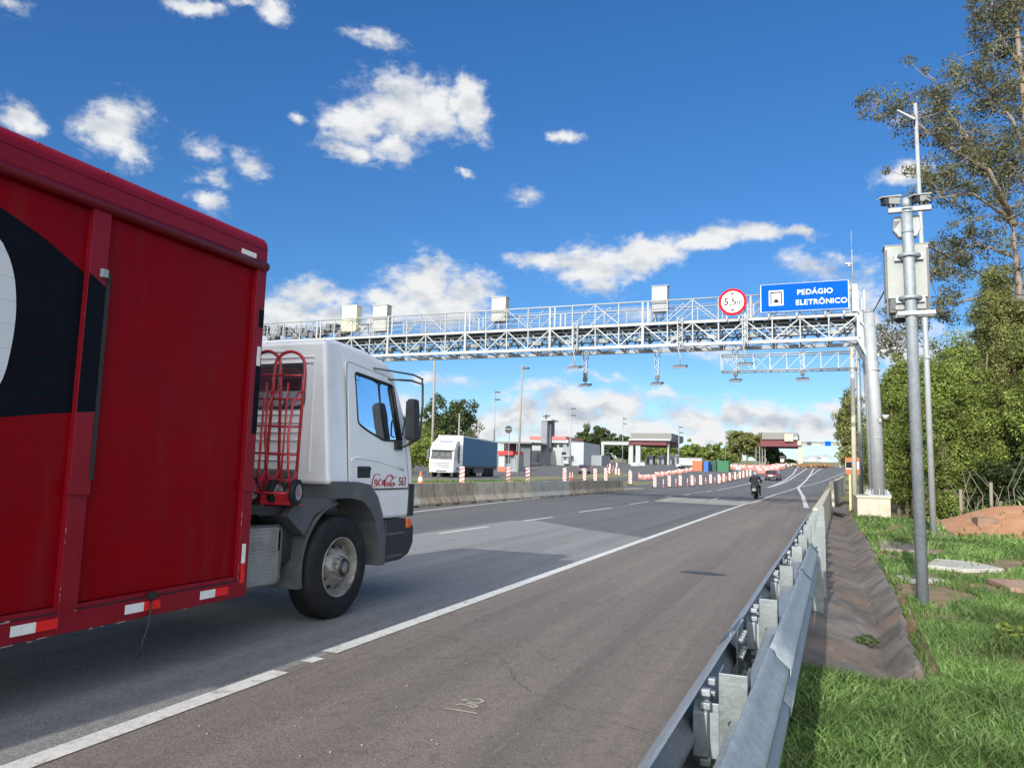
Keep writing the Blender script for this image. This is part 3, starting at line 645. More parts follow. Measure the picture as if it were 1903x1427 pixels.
# cargo box
b = MB(); r = .11
prof = [(XS, 3.12), (XS, 3.39 - r)] + [(XS - r + r*math.cos(R_(a)), 3.39 - r + r*math.sin(R_(a))) for a in range(15, 91, 15)] + [(-6.85 + r - r*math.sin(R_(a)), 3.39 - r + r*math.cos(R_(a))) for a in range(0, 91, 15)] + [(-6.85, 3.12)]
b.prism(prof, 'Y', -2.6, 4.965)
b.box(-6.79, -2.55, .58, -4.33, 4.90, 3.12)      # core behind the curtains
b.box(-6.85, 4.90, .5, -4.33, 4.93, 3.12)
for x in (XS - .044, -6.846): b.box(x, -2.6, .434, x + .04, 4.962, .565)
b.box(-6.81, -2.6, .45, -4.29, -2.5, 3.12)
cb = b.build('cargo_box', REDF, tr, bevel=.008)
b = MB(); b.tube([(XS - .005, -2.6, 3.125), (XS - .005, 4.955, 3.125)], .043, 10); b.box(XS, -2.6, 3.268, XS + .006, 4.95, 3.276)
for i in range(16): b.ball((XS + .002, 4.8 - i * .47, 3.345), .010, n=6, m=4)
b.build('top_rail', REDF, cb)
b = MB()
for i in range(50):
    y = 4.93 - i * .15; b.ball((XS, y, 3.225), .006, n=6, m=4); b.ball((XS, y, 3.165), .006, n=6, m=4)
o_ = b.build('rivets', REDF, cb); o_['kind'] = 'stuff'
for y0, y1 in ((3.325, 3.455), (4.855, 4.965), (1.70, 1.83), (.10, .23), (-1.5, -1.37)):
    b = MB(); b.box(-4.33, y0, .44, XS, y1, 3.12); b.box(XS, y0 - .02, 1.27, XS + .018, y1 + .004, 1.36)
    for z in (.62, .9, 1.15, 1.6): b.ball((XS, y0 + .02, z), .007, n=6, m=4)
    b.build('corner_post', REDF, cb, bevel=.006)
# roller curtains made of slats
SL = .137
def slats(y0, y1):
    b = MB(); z = .605
    while z < 3.09:
        z1 = min(z + SL - .0004, 3.10)
        b.box(-4.33, y0, z, -4.292, y1, z1); z += SL
    return b
for y0, y1 in ((3.455, 4.855), (1.83, 3.325), (.23, 1.70), (-1.37, .10)):
    cu = slats(y0, y1).build('side_curtain', RED, cb)
    b = MB(); b.box(-4.33, y0, .572, -4.262, y1, .60); b.build('bottom_rail', REDF, cb)
    b = MB(); b.box(-4.33, y0, .566, -4.250, y1, .5705); b.build('seal', SEAM, cb)
b = MB(); b.box(-4.29, 3.457, 1.36, -4.246, 3.483, 2.70); b.build('seal', SEAM, cb)
def clip(poly, f):
    out = []
    for a, c in zip(poly, poly[1:] + poly[:1]):
        fa, fc = f(a), f(c)
        if fa >= 0: out.append(a)
        if (fa >= 0) != (fc >= 0):
            t = fa / (fa - fc); out.append((a[0] + (c[0]-a[0])*t, a[1] + (c[1]-a[1])*t))
    return out
def smooth_poly(P, k=4):
    out = []
    n = len(P)
    for i in range(n):
        p0, p1, p2, p3 = P[i-1], P[i], P[(i+1) % n], P[(i+2) % n]
        for j in range(k):
            t = j / k
            out.append(tuple(.5 * (2*p1[d] + (p2[d]-p0[d])*t + (2*p0[d]-5*p1[d]+4*p2[d]-p3[d])*t*t + (3*p1[d]-p0[d]-3*p2[d]+p3[d])*t**3) for d in (0, 1)))
    return out
def graphic(name, mt, P, lift, ylo, yhi, x=-4.292, whole=False):
    b = MB(); z = .605
    P = clip(clip(P, lambda p: p[0] - ylo), lambda p: yhi - p[0])
    if whole: b.poly([(x + lift, p[0], p[1]) for p in P])
    else:
        while z < 3.1:
            q = clip(clip(P, lambda p: p[1] - z), lambda p: z + SL - .0012 - p[1])
            if len(q) > 2: b.poly([(x + lift, p[0], p[1]) for p in q])
            z += SL
    return b.build(name, mt, cb)
BP = [(3.5,2.57),(3.4,2.63),(3.22,2.72),(3.04,2.81),(2.73,2.92),(2.2,3.02),(1.2,3.02),(.6,2.8),(.4,2.3),(.6,1.9),(1.5,1.70),(2.4,1.69),(2.86,1.71),(3.11,1.75),(3.5,1.80)]
WP = smooth_poly([(2.74,2.74),(2.82,2.67),(2.87,2.57),(2.90,2.45),(2.915,2.29),(2.905,2.1),(2.875,1.93),(2.80,1.82),(2.6,1.76),(2.0,1.76),(1.2,1.85),(.9,2.2),(1.1,2.65),(1.8,2.85),(2.4,2.83)])
graphic('graphic', BLK, BP, .0012, 1.83, 3.325); graphic('graphic', BLK, BP, .0012, .24, 1.70)
graphic('graphic', WHTG, WP, .0026, 1.83, 3.325); graphic('graphic', WHTG, WP, .0026, .24, 1.70)
graphic('graphic', BLK, BP, .0015, 3.327, 3.453, x=XS, whole=True); graphic('graphic', WHTG, WP, .0015, 1.702, 1.828, x=XS, whole=True)
for z0, z1 in ((2.61, 2.76), (1.73, 2.29)): b = MB(); b.box(XS, 4.905, z0, XS + .002, 4.963, z1); b.build('graphic', BLK, cb)
for y0, y1, z0, z1 in [(y, y + .15, .478, .538) for y in (3.04, 3.81, 4.47, 2.2, 1.1, .2)] + [(4.91, 4.95, 2.29, 2.45), (4.885, 4.925, .70, .85)]:
    b = MB(); b.box(XS, y0, z0, XS + .003, y1, z1); b.build('reflective_tape', REFW, cb)
b = MB(); b.box(XS, 4.655, 3.165, XS + .008, 4.82, 3.205); b.build('marker_lamp', REFW, cb)
for y0, y1, z0, z1 in [(y + .152, y + .29, .478, .538) for y in (3.04, 3.81, 4.47, 2.2, 1.1, .2)] + [(4.885, 4.925, .545, .698)]:
    b = MB(); b.box(XS, y0, z0, XS + .003, y1, z1); b.build('reflective_tape', REFL, cb)
b = MB(); b.box(XS, 3.40, 2.655, XS + .03, 3.445, 2.71); b.build('bracket', GALVW, cb, bevel=.004)
b = MB(); b.tube([(XS + .004, 4.02, .56), (XS + .02, 4.0, .40), (XS + .01, 3.97, .28), (XS + .015, 3.93, .17)], .006, 6); b.box(XS - .005, 3.985, .555, XS + .03, 4.035, .60); b.build('strap', BLACKP, cb)
# scratches on the lower frame
b = MB()
for i in range(26):
    y = random.uniform(2.6, 4.9); L_ = random.uniform(.01, .07)
    if random.random() < .5: z = random.choice((.565, .432)) + random.uniform(-.004, .004); b.box(XS - .001, y, z, XS + .0015, y + L_, z + .003)
    else: yy = random.choice((3.328, 4.858)); z = random.uniform(.45, 1.2); b.box(XS, yy, z, XS + .0015, yy + .002, z + L_ * .6)
pw_ = b.build('paint_wear', mat('chips', (.55, .38, .35), .6), cb)
pw_['kind'] = 'stuff'
# wheels
def truck_wheel(name, cx, cy, sgn=1, w_=.29):
    """outer face towards sgn*X"""
    c = (cx, cy, .5)
    b = MB(); P = [(-w_, .30), (-w_ + .01, .40), (-w_ + .03, .47), (-w_ + .05, .496), (-.05, .496), (-.02, .475), (0, .42), (.004, .36), (-.002, .305), (-.03, .29), (-w_ + .04, .29), (-w_, .30)]
    b.lathe(c, 'X', [(t*sgn, r_) for t, r_ in P], 56)
    for k in range(4): b.lathe(c, 'X', [((-.075 - k*.05)*sgn, .4985), ((-.075 - k*.05 - .028)*sgn, .4985)], 56)
    ty = b.build('tyre', RUBBER, None)
    b = MB(); P = [(-.02, .292), (-.004, .290), (.002, .284), (-.012, .272), (-.05, .262), (-.10, .245), (-.115, .235), (-.085, .212), (-.045, .175), (-.02, .150), (-.012, .143), (-.012, .085)]
    b.lathe(c, 'X', [(t*sgn, r_) for t, r_ in P], 48)
    b.lathe(c, 'X', [(-.012*sgn, .088), (.03*sgn, .084), (.055*sgn, .07), (.06*sgn, 0)], 24)
    for k in range(10):
        a = 2*math.pi*k/10 + .2; yy, zz = cy + .115*math.cos(a), .5 + .115*math.sin(a)
        b.lathe((cx - .012*sgn, yy, zz), 'X', [(0, .016), (.03*sgn, .014), (.032*sgn, 0)], 6, False)
    b.mat(1)
    for k in range(10):
        a = 2*math.pi*(k + .5)/10 + .2; ra = .205; yy, zz = math.cos(a), math.sin(a)
        vs = []
        for j in range(12):
            t = 2*math.pi*j/12; dr = .020*math.cos(t); dt = .026*math.sin(t)
            rr = ra + dr; x = -.075 + (.205 - rr) * .9 + .004
            vs.append((cx + x*sgn, cy + rr*yy - dt*zz, .5 + rr*zz + dt*yy))
        b.add(vs if sgn > 0 else vs[::-1], [tuple(range(12))], False)
    b.lathe(c, 'X', [(.031*sgn, .0845), (.056*sgn, .070), (.0605*sgn, .062)], 24)
    rm = b.build('rim', [STEEL, BLACKP], None)
    b = MB(); b.lathe(c, 'X', [(-.14*sgn, .25), (-.135*sgn, .0)], 24); wd = b.build(name, BLACKP, tr)
    for o in (ty, rm):
        ORG[o.name] = ORG[tr.name]; o.data.transform(Matrix.Translation(-ORG[tr.name])); o.parent = wd
    return wd
truck_wheel('wheel', -4.355, 6.42, 1); truck_wheel('wheel', -6.75, 6.42, -1); truck_wheel('wheel', -4.40, -.6, 1); truck_wheel('wheel', -6.70, -.6, -1)
# cab: hollow shell with real window openings
def sx(z): return float(np.interp(z, [.9, 1.3, 1.8, 2.3, 2.6, 2.8], [-4.385, -4.375, -4.39, -4.435, -4.475, -4.53]))
XC = -5.55
def taper(v):
    s_ = abs(sx(v.z) - XC) / abs(sx(1.3) - XC); return Vector((XC + (v.x - XC) * s_, v.y, v.z))
def side_solid(P, x0, x1, bev=0, seg=3):
    b = MB(); b.prism(P, 'X', x0, x1); o = b.build('tmp', WHITE, None, bevel=bev, seg=seg); return o
OUT = [(6.17, 1.30), (6.17, 2.735), (6.40, 2.765), (6.95, 2.735), (7.30, 2.66), (7.46, 2.55), (7.70, 1.98), (7.82, 1.55), (7.85, 1.2), (7.83, .92), (7.215, .92), (7.17, .93), (7.06, 1.13), (6.87, 1.29), (6.6, 1.30)]
INN = [(6.23, 1.42), (6.23, 2.66), (6.42, 2.69), (6.92, 2.66), (7.25, 2.59), (7.40, 2.50), (7.63, 1.95), (7.74, 1.55), (7.75, 1.42)]
X1 = sx(1.3); X0 = 2 * XC - X1
o = side_solid(OUT, X0, X1, .055, 4)
bpy.context.view_layer.update(); dg = bpy.context.evaluated_depsgraph_get(); me = bpy.data.meshes.new_from_object(o.evaluated_get(dg)); o.modifiers.clear(); o.data = me
# more rows so that the taper can bend
for v in me.vertices: v.co = taper(v.co)
def round_poly(P, r, k=4):
    out = []; n = len(P)
    for i in range(n):
        a, p, c = Vector(P[i-1]), Vector(P[i]), Vector(P[(i+1) % n]); u = (a-p).normalized(); v = (c-p).normalized()
        rr = min(r, (a-p).length*.45, (c-p).length*.45); s0 = p + u*rr; s1 = p + v*rr
        for j in range(k + 1):
            t = j / k; q = s0*(1-t)**2 + p*2*t*(1-t) + s1*t*t; out.append((q.x, q.y))
    return out
WIN = round_poly([(6.635, 2.465), (7.40, 2.405), (7.545, 1.79), (7.16, 1.775), (6.85, 1.86), (6.66, 1.93)], .05)
def cutter(P, ax, a, c2):
    b = MB(); b.prism(P, ax, a, c2); return b.build('cutter', WHITE, None)
inner = cutter(INN, 'X', X0 + .07, X1 - .07); 
for v in inner.data.vertices: v.co = taper(v.co)
RW = round_poly([(-4.735, 2.07), (-4.735, 2.47), (-6.365, 2.47), (-6.365, 2.07)], .07)
wsc = cutter([(7.30, 2.43), (7.55, 2.43), (8.1, 2.43), (8.1, 1.72), (7.60, 1.72), (7.35, 2.3)], 'X', -6.52, -4.58)
boolean_cut(o, [inner, cutter(WIN, 'X', -7.2, -3.9), cutter(RW, 'Y', 6.0, 6.3), wsc])
o.data.transform(Matrix.Translation(-ORG[tr.name])); o.name = 'cab'; o.parent = tr; ORG[o.name] = ORG[tr.name]; cab = o
mod = o.modifiers.new('bevel', 'BEVEL'); mod.width = .006; mod.segments = 2; mod.limit_method = 'ANGLE'; mod.angle_limit = R_(50)
# ribs and recesses pressed into the rear wall
b = MB()
for z, x1 in ((2.62, -5.0), (2.555, -4.62), (1.98, -4.75), (1.90, -4.75), (1.80, -4.75), (1.72, -4.75), (1.60, -4.75), (1.52, -4.75)):
    b.box(-6.4, 6.158, z, x1, 6.172, z + .018)
b.box(-4.62, 6.156, 1.42, -4.60, 6.172, 2.50); b.box(-6.5, 6.156, 2.50, -4.60, 6.172, 2.515)
b.build('pressed_rib', WHITE, cab, bevel=.005)
b = MB(); b.box(-6.3, 6.10, 1.34, -4.75, 6.168, 1.44); b.build('air_duct', GREYP, cab, bevel=.02)
b = MB()
RW2 = round_poly([(-4.70, 2.035), (-4.70, 2.505), (-6.40, 2.505), (-6.40, 2.035)], .09)
m_ = len(RW); V = [(x, 6.163, z) for x, z in RW2] + [(x, 6.163, z) for x, z in RW] + [(x, 6.19, z) for x, z in RW]
b.add(V, [(i, (i+1) % m_, m_ + (i+1) % m_, m_ + i) for i in range(m_)] + [(m_+i, m_+(i+1) % m_, 2*m_+(i+1) % m_, 2*m_+i) for i in range(m_)])
b.add([(x, 6.170, z) for x, z in RW2], [], False)
fr_ = b.build('rear_window', BLACKP, cab)
b = MB(); b.poly([(x, 6.20, z) for x, z in RW][::-1]); b.build('rear_pane', GLS, cab)
b = MB(); b.quad((-6.5, 7.47, 2.43), (-4.60, 7.47, 2.43), (-4.58, 7.76, 1.72), (-6.52, 7.76, 1.72)); b.build('windshield', GLS, cab)
# door: skin following the side, seam, window frame, pane, handle, lettering
DO = round_poly([(6.50, 1.255), (6.50, 2.56), (7.37, 2.49), (7.62, 1.78), (7.70, 1.45), (7.72, 1.255)], .05)
b = MB(); b.prism(DO, 'X', -4.40, -4.372); d = b.build('tmp', WHITE, None)
boolean_cut(d, [cutter(WIN, 'X', -5.2, -3.9)])
bm = bmesh.new(); bm.from_mesh(d.data); bmesh.ops.triangulate(bm, faces=bm.faces[:])
for z in np.arange(1.35, 2.6, .12):
    bmesh.ops.bisect_plane(bm, geom=bm.verts[:] + bm.edges[:] + bm.faces[:], plane_co=(0, 0, z), plane_no=(0, 0, 1))
for v in bm.verts: v.co.x = sx(v.co.z) + (.006 if v.co.x > -4.386 else -.02)
bm.to_mesh(d.data); bm.free()
d.data.transform(Matrix.Translation(-ORG[tr.name])); d.name = 'door'; d.parent = tr; ORG[d.name] = ORG[tr.name]; door = d
b = MB(); DP = DO + [DO[0]]
b.tube([(sx(z) + .003, y, z) for y, z in DP], .0048, 6, caps=False); b.build('seam', SEAM, door)
b = MB(); WPp = WIN + [WIN[0]]
b.tube([(sx(z) + .004, y, z) for y, z in WPp], .013, 6, caps=False); b.tube([(sx(2.40) + .006, 7.385, 2.40), (sx(2.1) + .006, 7.45, 2.1), (sx(1.79) + .006, 7.53, 1.79)], .022, 6); b.tube([(sx(2.3)-.01, 7.34, 2.38), (sx(1.8)-.01, 7.47, 1.80)], .012, 6); b.build('window_frame', BLACKP, door)
b = MB(); b.poly([(sx(z) - .012, y, z) for y, z in WIN]); b.build('window_pane', GLS, door)
b = MB(); b.box(sx(1.42) - .01, 6.655, 1.365, sx(1.42) + .010, 6.905, 1.49); b.box(sx(1.42), 6.68, 1.45, sx(1.42) + .03, 6.89, 1.475); b.build('door_handle', BLACKP, door, bevel=.008)
b = MB(); P = [(6.53, 1.535), (6.60, 1.575), (6.80, 1.57), (7.10, 1.545), (7.40, 1.50), (7.60, 1.455)]; b.tube([(sx(z) + .004, y, z) for y, z in P], .010, 6, flat=1.8); b.tube([(sx(1.5) + .003, 6.53, 1.50), (sx(1.3) + .003, 6.53, 1.30)], .006, 6); b.build('crease', WHITE, door)
def ribbons(strokes, wd, mapf):
    b = MB()
    for S in strokes:
        pts = []
        n = len(S)
        for i in range(n - 1):
            p0, p1, p2, p3 = S[max(0, i-1)], S[i], S[i+1], S[min(n-1, i+2)]
            for j in range(5):
                t = j/5; pts.append(tuple(.5*(2*p1[d_] + (p2[d_]-p0[d_])*t + (2*p0[d_]-5*p1[d_]+4*p2[d_]-p3[d_])*t*t + (3*p1[d_]-p0[d_]-3*p2[d_]+p3[d_])*t**3) for d_ in (0, 1)))
        pts.append(S[-1])
        for i, (a, c) in enumerate(zip(pts, pts[1:])):
            dx, dy = c[0]-a[0], c[1]-a[1]; l_ = math.hypot(dx, dy) or 1
            k = wd * (.55 + .75 * abs(dy) / l_); ox, oy = -dy/l_*k/2, dx/l_*k/2
            b.poly([mapf(a[0]-ox, a[1]-oy), mapf(c[0]-ox, c[1]-oy), mapf(c[0]+ox, c[1]+oy), mapf(a[0]+ox, a[1]+oy)][::-1])
    return b
def dm(x, y):     # zoomed pixels of the lettering -> door surface
    yy = 6.93 + (x - 455) / (1570 - 455) * .755; z = 1.262 + (880 - y) / (880 - 430) * .155
    return (sx(z) + .0085, yy, z)
def ring(cx, cy, rx, ry): return [(cx + rx*math.cos(a), cy + ry*math.sin(a)) for a in np.linspace(-1.2, 5.4, 10)]
script = [[(690,500),(650,455),(600,440),(545,480),(500,580),(470,700),(475,790),(520,840),(590,820),(640,760)],
  ring(580, 690, 34, 80), [(740,640),(715,600),(680,640),(660,720),(680,800),(730,810),(765,770)], ring(800, 720, 26, 70), [(838,610),(842,740),(850,860)],
  [(1085,620),(1095,540),(1050,480),(980,480),(920,530),(880,620),(850,740),(860,850)], [(900,560),(1000,490),(1100,570),(1210,525)],
  ring(935, 770, 30, 62), [(1070,600),(1020,700),(1005,800),(1030,850)], ring(1085, 780, 36, 62), [(1140,710),(1130,790),(1165,800),(1170,760)]]
ribbons(script, 26, dm).build('lettering', TXTR, door)
vs, fs = text_mesh('563', .118, .0)
b = MB(); b.add([(sx(1.33) + .0088, 7.575 + v[0] * .95, 1.325 + v[1] * 1.15) for v in vs], fs, False); b.build('lettering', TXTD, door)
# lower front panel seam and arch
b = MB(); b.tube([(sx(1.25) + .004, 7.0, 1.245), (sx(1.25) + .004, 7.80, 1.245)], .004, 6); b.build('seam', SEAM, cab)
ARo = [(6.22, 1.335), (6.62, 1.33), (6.86, 1.30), (7.02, 1.17), (7.13, .98), (7.19, .75), (7.215, .44), (7.10, .44)]
ARi = [(7.09, .50), (7.06, .74), (6.99, .93), (6.87, 1.07), (6.72, 1.145), (6.4, 1.175), (6.22, 1.17)]
AR = ARo + ARi
b = MB(); n_ = 7
strip_o = [(6.22, 1.335), (6.62, 1.33), (6.86, 1.30), (7.02, 1.17), (7.13, .98), (7.19, .75), (7.215, .44)]
strip_i = [(6.22, 1.17), (6.52, 1.17), (6.74, 1.13), (6.89, 1.03), (6.99, .91), (7.06, .72), (7.10, .44)]
for i in range(6):
    P = [strip_o[i], strip_o[i+1], strip_i[i+1], strip_i[i]]; b.prism(P, 'X', -4.75, -4.335)
b.build('wheel_arch', GREYP, tr)
b = MB(); 
for i in range(6):
    P = [strip_o[i], strip_o[i+1], strip_i[i+1], strip_i[i]]; b.prism([(2*6.42-p[0] if False else p[0], p[1]) for p in P], 'X', -6.76, -6.35)
b.build('wheel_arch', GREYP, tr)
b = MB(); Pm = [(6.42 + .60*math.cos(R_(a)), .52 + .62*math.sin(R_(a))) for a in range(96, 200, 8)] + [(5.84, .36)]
Pq = [(y + .03, z - .03) for y, z in Pm[::-1]]
Po = Pm; Pi = [(6.42 + (y-6.42)*.95, .52 + (z-.52)*.95) for y, z in Pm]
for i in range(len(Po)-1): b.prism([Po[i], Po[i+1], Pi[i+1], Pi[i]], 'X', -4.78, -4.385)
b.prism([(5.60, 1.03), (5.72, 1.17), (6.38, 1.17), (6.30, 1.13), (6.0, 1.02), (5.86, .84)], 'X', -4.80, -4.39)
b.box(-4.79, 5.80, .36, -4.39, 5.86, .62); b.build('mudguard', GREYP, tr, bevel=.004)
# bumper, step, lamp
b = MB(); b.prism([(7.22, .445), (7.19, .75), (7.15, .92), (7.20, .915), (7.80, .905), (7.90, .80), (7.90, .62), (7.80, .50), (7.62, .45)], 'X', -6.72, -4.375)
bu = b.build('bumper', BLACKP, tr, bevel=.02)
b = MB(); b.box(-4.376, 7.26, .745, -4.366, 7.66, .765); b.box(-4.376, 7.24, .48, -4.368, 7.27, .88); b.box(-4.376, 7.3, .50, -4.371, 7.62, .52); b.build('step_edge', GREYP, bu)
b = MB(); b.box(-4.44, 7.70, .80, -4.352, 7.80, .905); b.build('turn_signal', AMBER, bu, bevel=.015)
for x in (-4.75, -6.65): b = MB(); b.box(x, 7.86, .62, x + .3, 7.915, .78); b.build('headlight', REFW, bu, bevel=.015)
b = MB(); b.box(-6.3, 7.84, 1.0, -4.8, 7.868, 1.45)
for z in (1.05, 1.14, 1.23, 1.32): b.box(-6.28, 7.868, z, -4.82, 7.885, z + .04)
b.box(-4.40, 7.74, .93, -4.362, 7.855, 1.30); b.build('grille', BLACKP, tr, bevel=.008)
# tank
b = MB(); P = round_poly([(5.03, .44), (5.03, .955), (5.595, .945), (5.63, .90), (5.625, .47), (5.58, .435)], .05)
b.prism(P, 'X', -4.95, -4.47)
for k in range(15):
    z = .478 + k * .031; b.tube([(-4.468, 5.12, z), (-4.468, 5.56, z)], .006, 6)
tk = b.build('fuel_tank', TANK, tr, bevel=.02)
b = MB(); PP = round_poly([(5.03, .44), (5.03, .955), (5.595, .945), (5.63, .90), (5.625, .47), (5.58, .435)], .05); b.tube([(-4.464, y, z) for y, z in PP] + [(-4.464, *PP[0])], .011, 6, caps=False); b.box(-4.50, 5.02, .56, -4.452, 5.10, .90); b.build('tank_rim', GREYP, tk)
# mirrors, visor, horn, grab handle
def mirror(s_):
    def X(x): return x if s_ > 0 else 2 * XC - x
    b = MB()
    b.tube([(X(-4.47), 7.30, 2.47), (X(-4.25), 7.47, 2.47), (X(-4.17), 7.60, 2.44), (X(-4.16), 7.60, 2.2), (X(-4.17), 7.58, 1.82), (X(-4.30), 7.46, 1.72), (X(-4.38), 7.44, 1.72)], .013, 8)
    b.tube([(X(-4.47), 7.02, 2.56), (X(-4.20), 7.44, 2.53), (X(-4.18), 7.62, 2.50)], .010, 6)
    b.tube([(X(-4.18), 7.60, 2.50), (X(-4.17), 7.60, 2.42)], .012, 6); b.box(min(X(-4.42), X(-4.34)), 7.38, 1.68, max(X(-4.42), X(-4.34)), 7.50, 1.78)
    m_ = b.build('mirror', BLACKP, tr)
    b = MB(); P = round_poly([(X(-4.28), 1.80), (X(-4.28), 2.14), (X(-4.265), 2.26), (X(-4.175), 2.26), (X(-4.155), 2.10), (X(-4.155), 1.78)], .03)
    b.prism(P, 'Y', 7.42, 7.55); b.build('mirror_shell', BLACKP, m_, bevel=.02)
    b = MB(); b.box(min(X(-4.27), X(-4.17)), 7.412, 1.82, max(X(-4.27), X(-4.17)), 7.419, 2.23); b.build('mirror_glass', BLACKP, m_)
mirror(1)
b = MB(); b.prism([(7.38, 2.58), (7.40, 2.62), (7.66, 2.50), (7.66, 2.46)], 'X', -6.5, -4.60); b.build('sun_visor', GREYP, tr, bevel=.006)
b = MB(); b.lathe((-4.72, 7.18, 2.76), 'Y', [(-.14, .05), (-.12, .055), (-.05, .03), (.12, .022), (.13, 0)], 14); b.box(-4.74, 7.1, 2.68, -4.70, 7.2, 2.74); b.ball((-4.70, 7.22, 2.74), .045); b.build('horn', BLACKP, tr)
b = MB(); b.tube([(-4.37, 7.47, 1.83), (-4.335, 7.47, 1.85), (-4.335, 7.52, 2.02), (-4.37, 7.55, 2.06)], .011, 6)
b.build('grab_handle', BLACKP, tr)
# interior
for x in (-4.95, -6.15):
    b = MB(); b.box(x-.24, 6.42, 1.45, x+.24, 6.52, 1.92); b.box(x-.24, 6.5, 1.42, x+.24, 6.95, 1.58); b.box(x-.12, 6.44, 1.90, x+.12, 6.50, 2.02); b.build('seat', GREYP, tr, bevel=.03)
b = MB(); b.prism([(7.45, 1.43), (7.73, 1.43), (7.68, 1.70), (7.50, 1.74), (7.42, 1.60)], 'X', -6.5, -4.6); b.build('dashboard', BLACKP, tr, bevel=.01)
b = MB(); ring_ = [(-6.15 + .21*math.cos(a), 7.36 + .07*math.sin(a), 1.76 + .19*math.sin(a)) for a in np.linspace(0, 2*math.pi, 25)]; b.tube(ring_, .014, 6, caps=False); b.bar((-6.15, 7.36, 1.76), (-6.15, 7.5, 1.6), .05); b.build('steering_wheel', BLACKP, tr)
b = MB(); b.box(-4.62, 6.30, 2.44, -4.52, 7.36, 2.50); b.box(-6.45, 7.30, 2.36, -4.62, 7.36, 2.50); b.build('headliner', CABD, tr)

# ------------------------------------------------------------------ hand trucks on the rack behind the cab
def hand_truck():
    t = thing('hand_truck', (0, 0, 0), None, None, local=True)
    b = MB(); W_ = .145
    arch = [(-W_, 0, .10), (-W_, 0, 1.22)] + [(-W_*math.cos(R_(a)), 0, 1.24 + .15*math.sin(R_(a))) for a in range(15, 180, 15)] + [(W_, 0, 1.22), (W_, 0, .10)]
    b.tube(arch, .0145, 8)
    b.tube([(0, 0, .16), (0, .0, 1.10)], .010, 6)
    for z in (.22, .45, .70, .95, 1.17): b.tube([(-W_, 0, z), (0, -.025, z), (W_, 0, z)], .010, 6)
    for s_ in (-1, 1):
        b.tube([(s_*W_, 0, 1.02), (s_*W_, .10, .99), (s_*(W_-.01), .17, .88), (s_*(W_-.02), .19, .60), (s_*(W_-.01), .16, .30), (s_*W_, .11, .12)], .0115, 8)
        b.bar((s_*W_, 0, .30), (s_*W_, .15, .10), .02)
    b.tube([(-.24, .12, .10), (.24, .12, .10)], .011, 8)
    b.build('frame', REDT, t)
    b = MB(); b.box(-.17, -.20, .0, .17, .01, .012); b.box(-.17, -.005, .0, .17, .012, .12); b.build('toe_plate', REDT, t, bevel=.002)
    for s_ in (-1, 1):
        b = MB(); c = (s_*.205, .12, .115); b.lathe(c, 'X', [(-.028, .07), (-.03, .09), (-.02, .112), (.02, .112), (.03, .09), (.028, .07)], 24); wl = b.build('wheel', RUBBER, t)
        b = MB(); b.lathe(c, 'X', [(-.026, .072), (-.020, .05), (-.026, .02), (.026, .02), (.020, .05), (.026, .072)], 20)
        b.build('rim', GALVW, wl)
    return t
HT = [((-4.70, 5.66, 1.14), R_(184), R_(-4), 'red hand truck with the lower arched top, hung nearest to the cargo box'),
      ((-4.43, 5.52, 1.13), R_(194), R_(3), 'red hand truck with the arched top nearest the outer corner of the cab'),
      ((-5.30, 5.80, 1.14), R_(182), R_(-3), 'red hand truck farthest in behind the cargo box, mostly hidden')]
h0 = hand_truck()
for i, (loc, rz, rx, lab) in enumerate(HT):
    h = h0 if i == 0 else copy_tree(h0)
    h.location = loc; h.rotation_euler = (rx, 0, rz); tag(h, lab, 'hand truck', 'red hand trucks carried behind the cab')
# ------------------------------------------------------------------ guard rail (both sides of one row of posts)
def lin(p, q, y): return p[0] + (q[0]-p[0]) * (y - p[1]) / (q[1]-p[1])
def railX(y): return lin((-.485, 2.2), (-.13, 20.0), y)      # road side rail, outer top edge
def railR(y): return lin((-.235, 2.1), (-.06, 9.45), y)     # verge side rail
gr = thing('guard_rail', (-.3, 2.9, 0), 'galvanised double sided steel guard rail running up the right edge of the road', 'guard rail')
WBEAM = [(0, 0), (.020, .012), (.028, .035), (.062, .068), (.082, .085), (.082, .115), (.062, .132), (.025, .165), (.018, .180), (.025, .195), (.062, .228), (.082, .245), (.082, .275), (.062, .292), (.028, .325), (.020, .348), (0, .360)]
def wbeam(fx, y0, y1, ztop, side, name):
    """side=-1: corrugations bulge towards -X. fx is the X of the outer face"""
    b = MB(True) if False else MB(); ys = list(np.arange(y0, y1, .5)) + [y1]
    rows = []
    for y in ys:
        rows.append([(fx(y) - side*.082 + side*o_, y, ztop - z) for o_, z in WBEAM] + [(fx(y) - side*.086 + side*o_, y, ztop - z) for o_, z in WBEAM[::-1]])
    n = len(rows[0]); V = [p for r_ in rows for p in r_]; F = []
    for i in range(len(rows)-1):
        for k in range(n): F.append((i*n+k, i*n+(k+1) % n, (i+1)*n+(k+1) % n, (i+1)*n+k) if side < 0 else (i*n+k, (i+1)*n+k, (i+1)*n+(k+1) % n, i*n+(k+1) % n))
    F.append(tuple(range(n))); F.append(tuple((len(rows)-1)*n + k for k in range(n))[::-1])
    b.add(V, F, True); return b.build(name, GALV, gr)
P_Y = [.95, 2.87, 4.67, 6.46, 8.30, 9.9, 11.6]
edges = [-1.0, 3.9, 7.6, 11.3, 14.9, 18.2]
for i, (a, c) in enumerate(zip(edges, edges[1:])):
    wbeam(lambda y, i=i: railX(y) - .007 * (i % 2), a, c + .32, .755, -1, 'rail')
for i, (a, c) in enumerate([(-1.0, 3.6), (3.6, 6.5), (6.5, 9.45)]):
    wbeam(lambda y, i=i: railR(y) + .080 + .007 * (i % 2), a, c + (.3 if c < 9 else 0), .755, 1, 'rail')
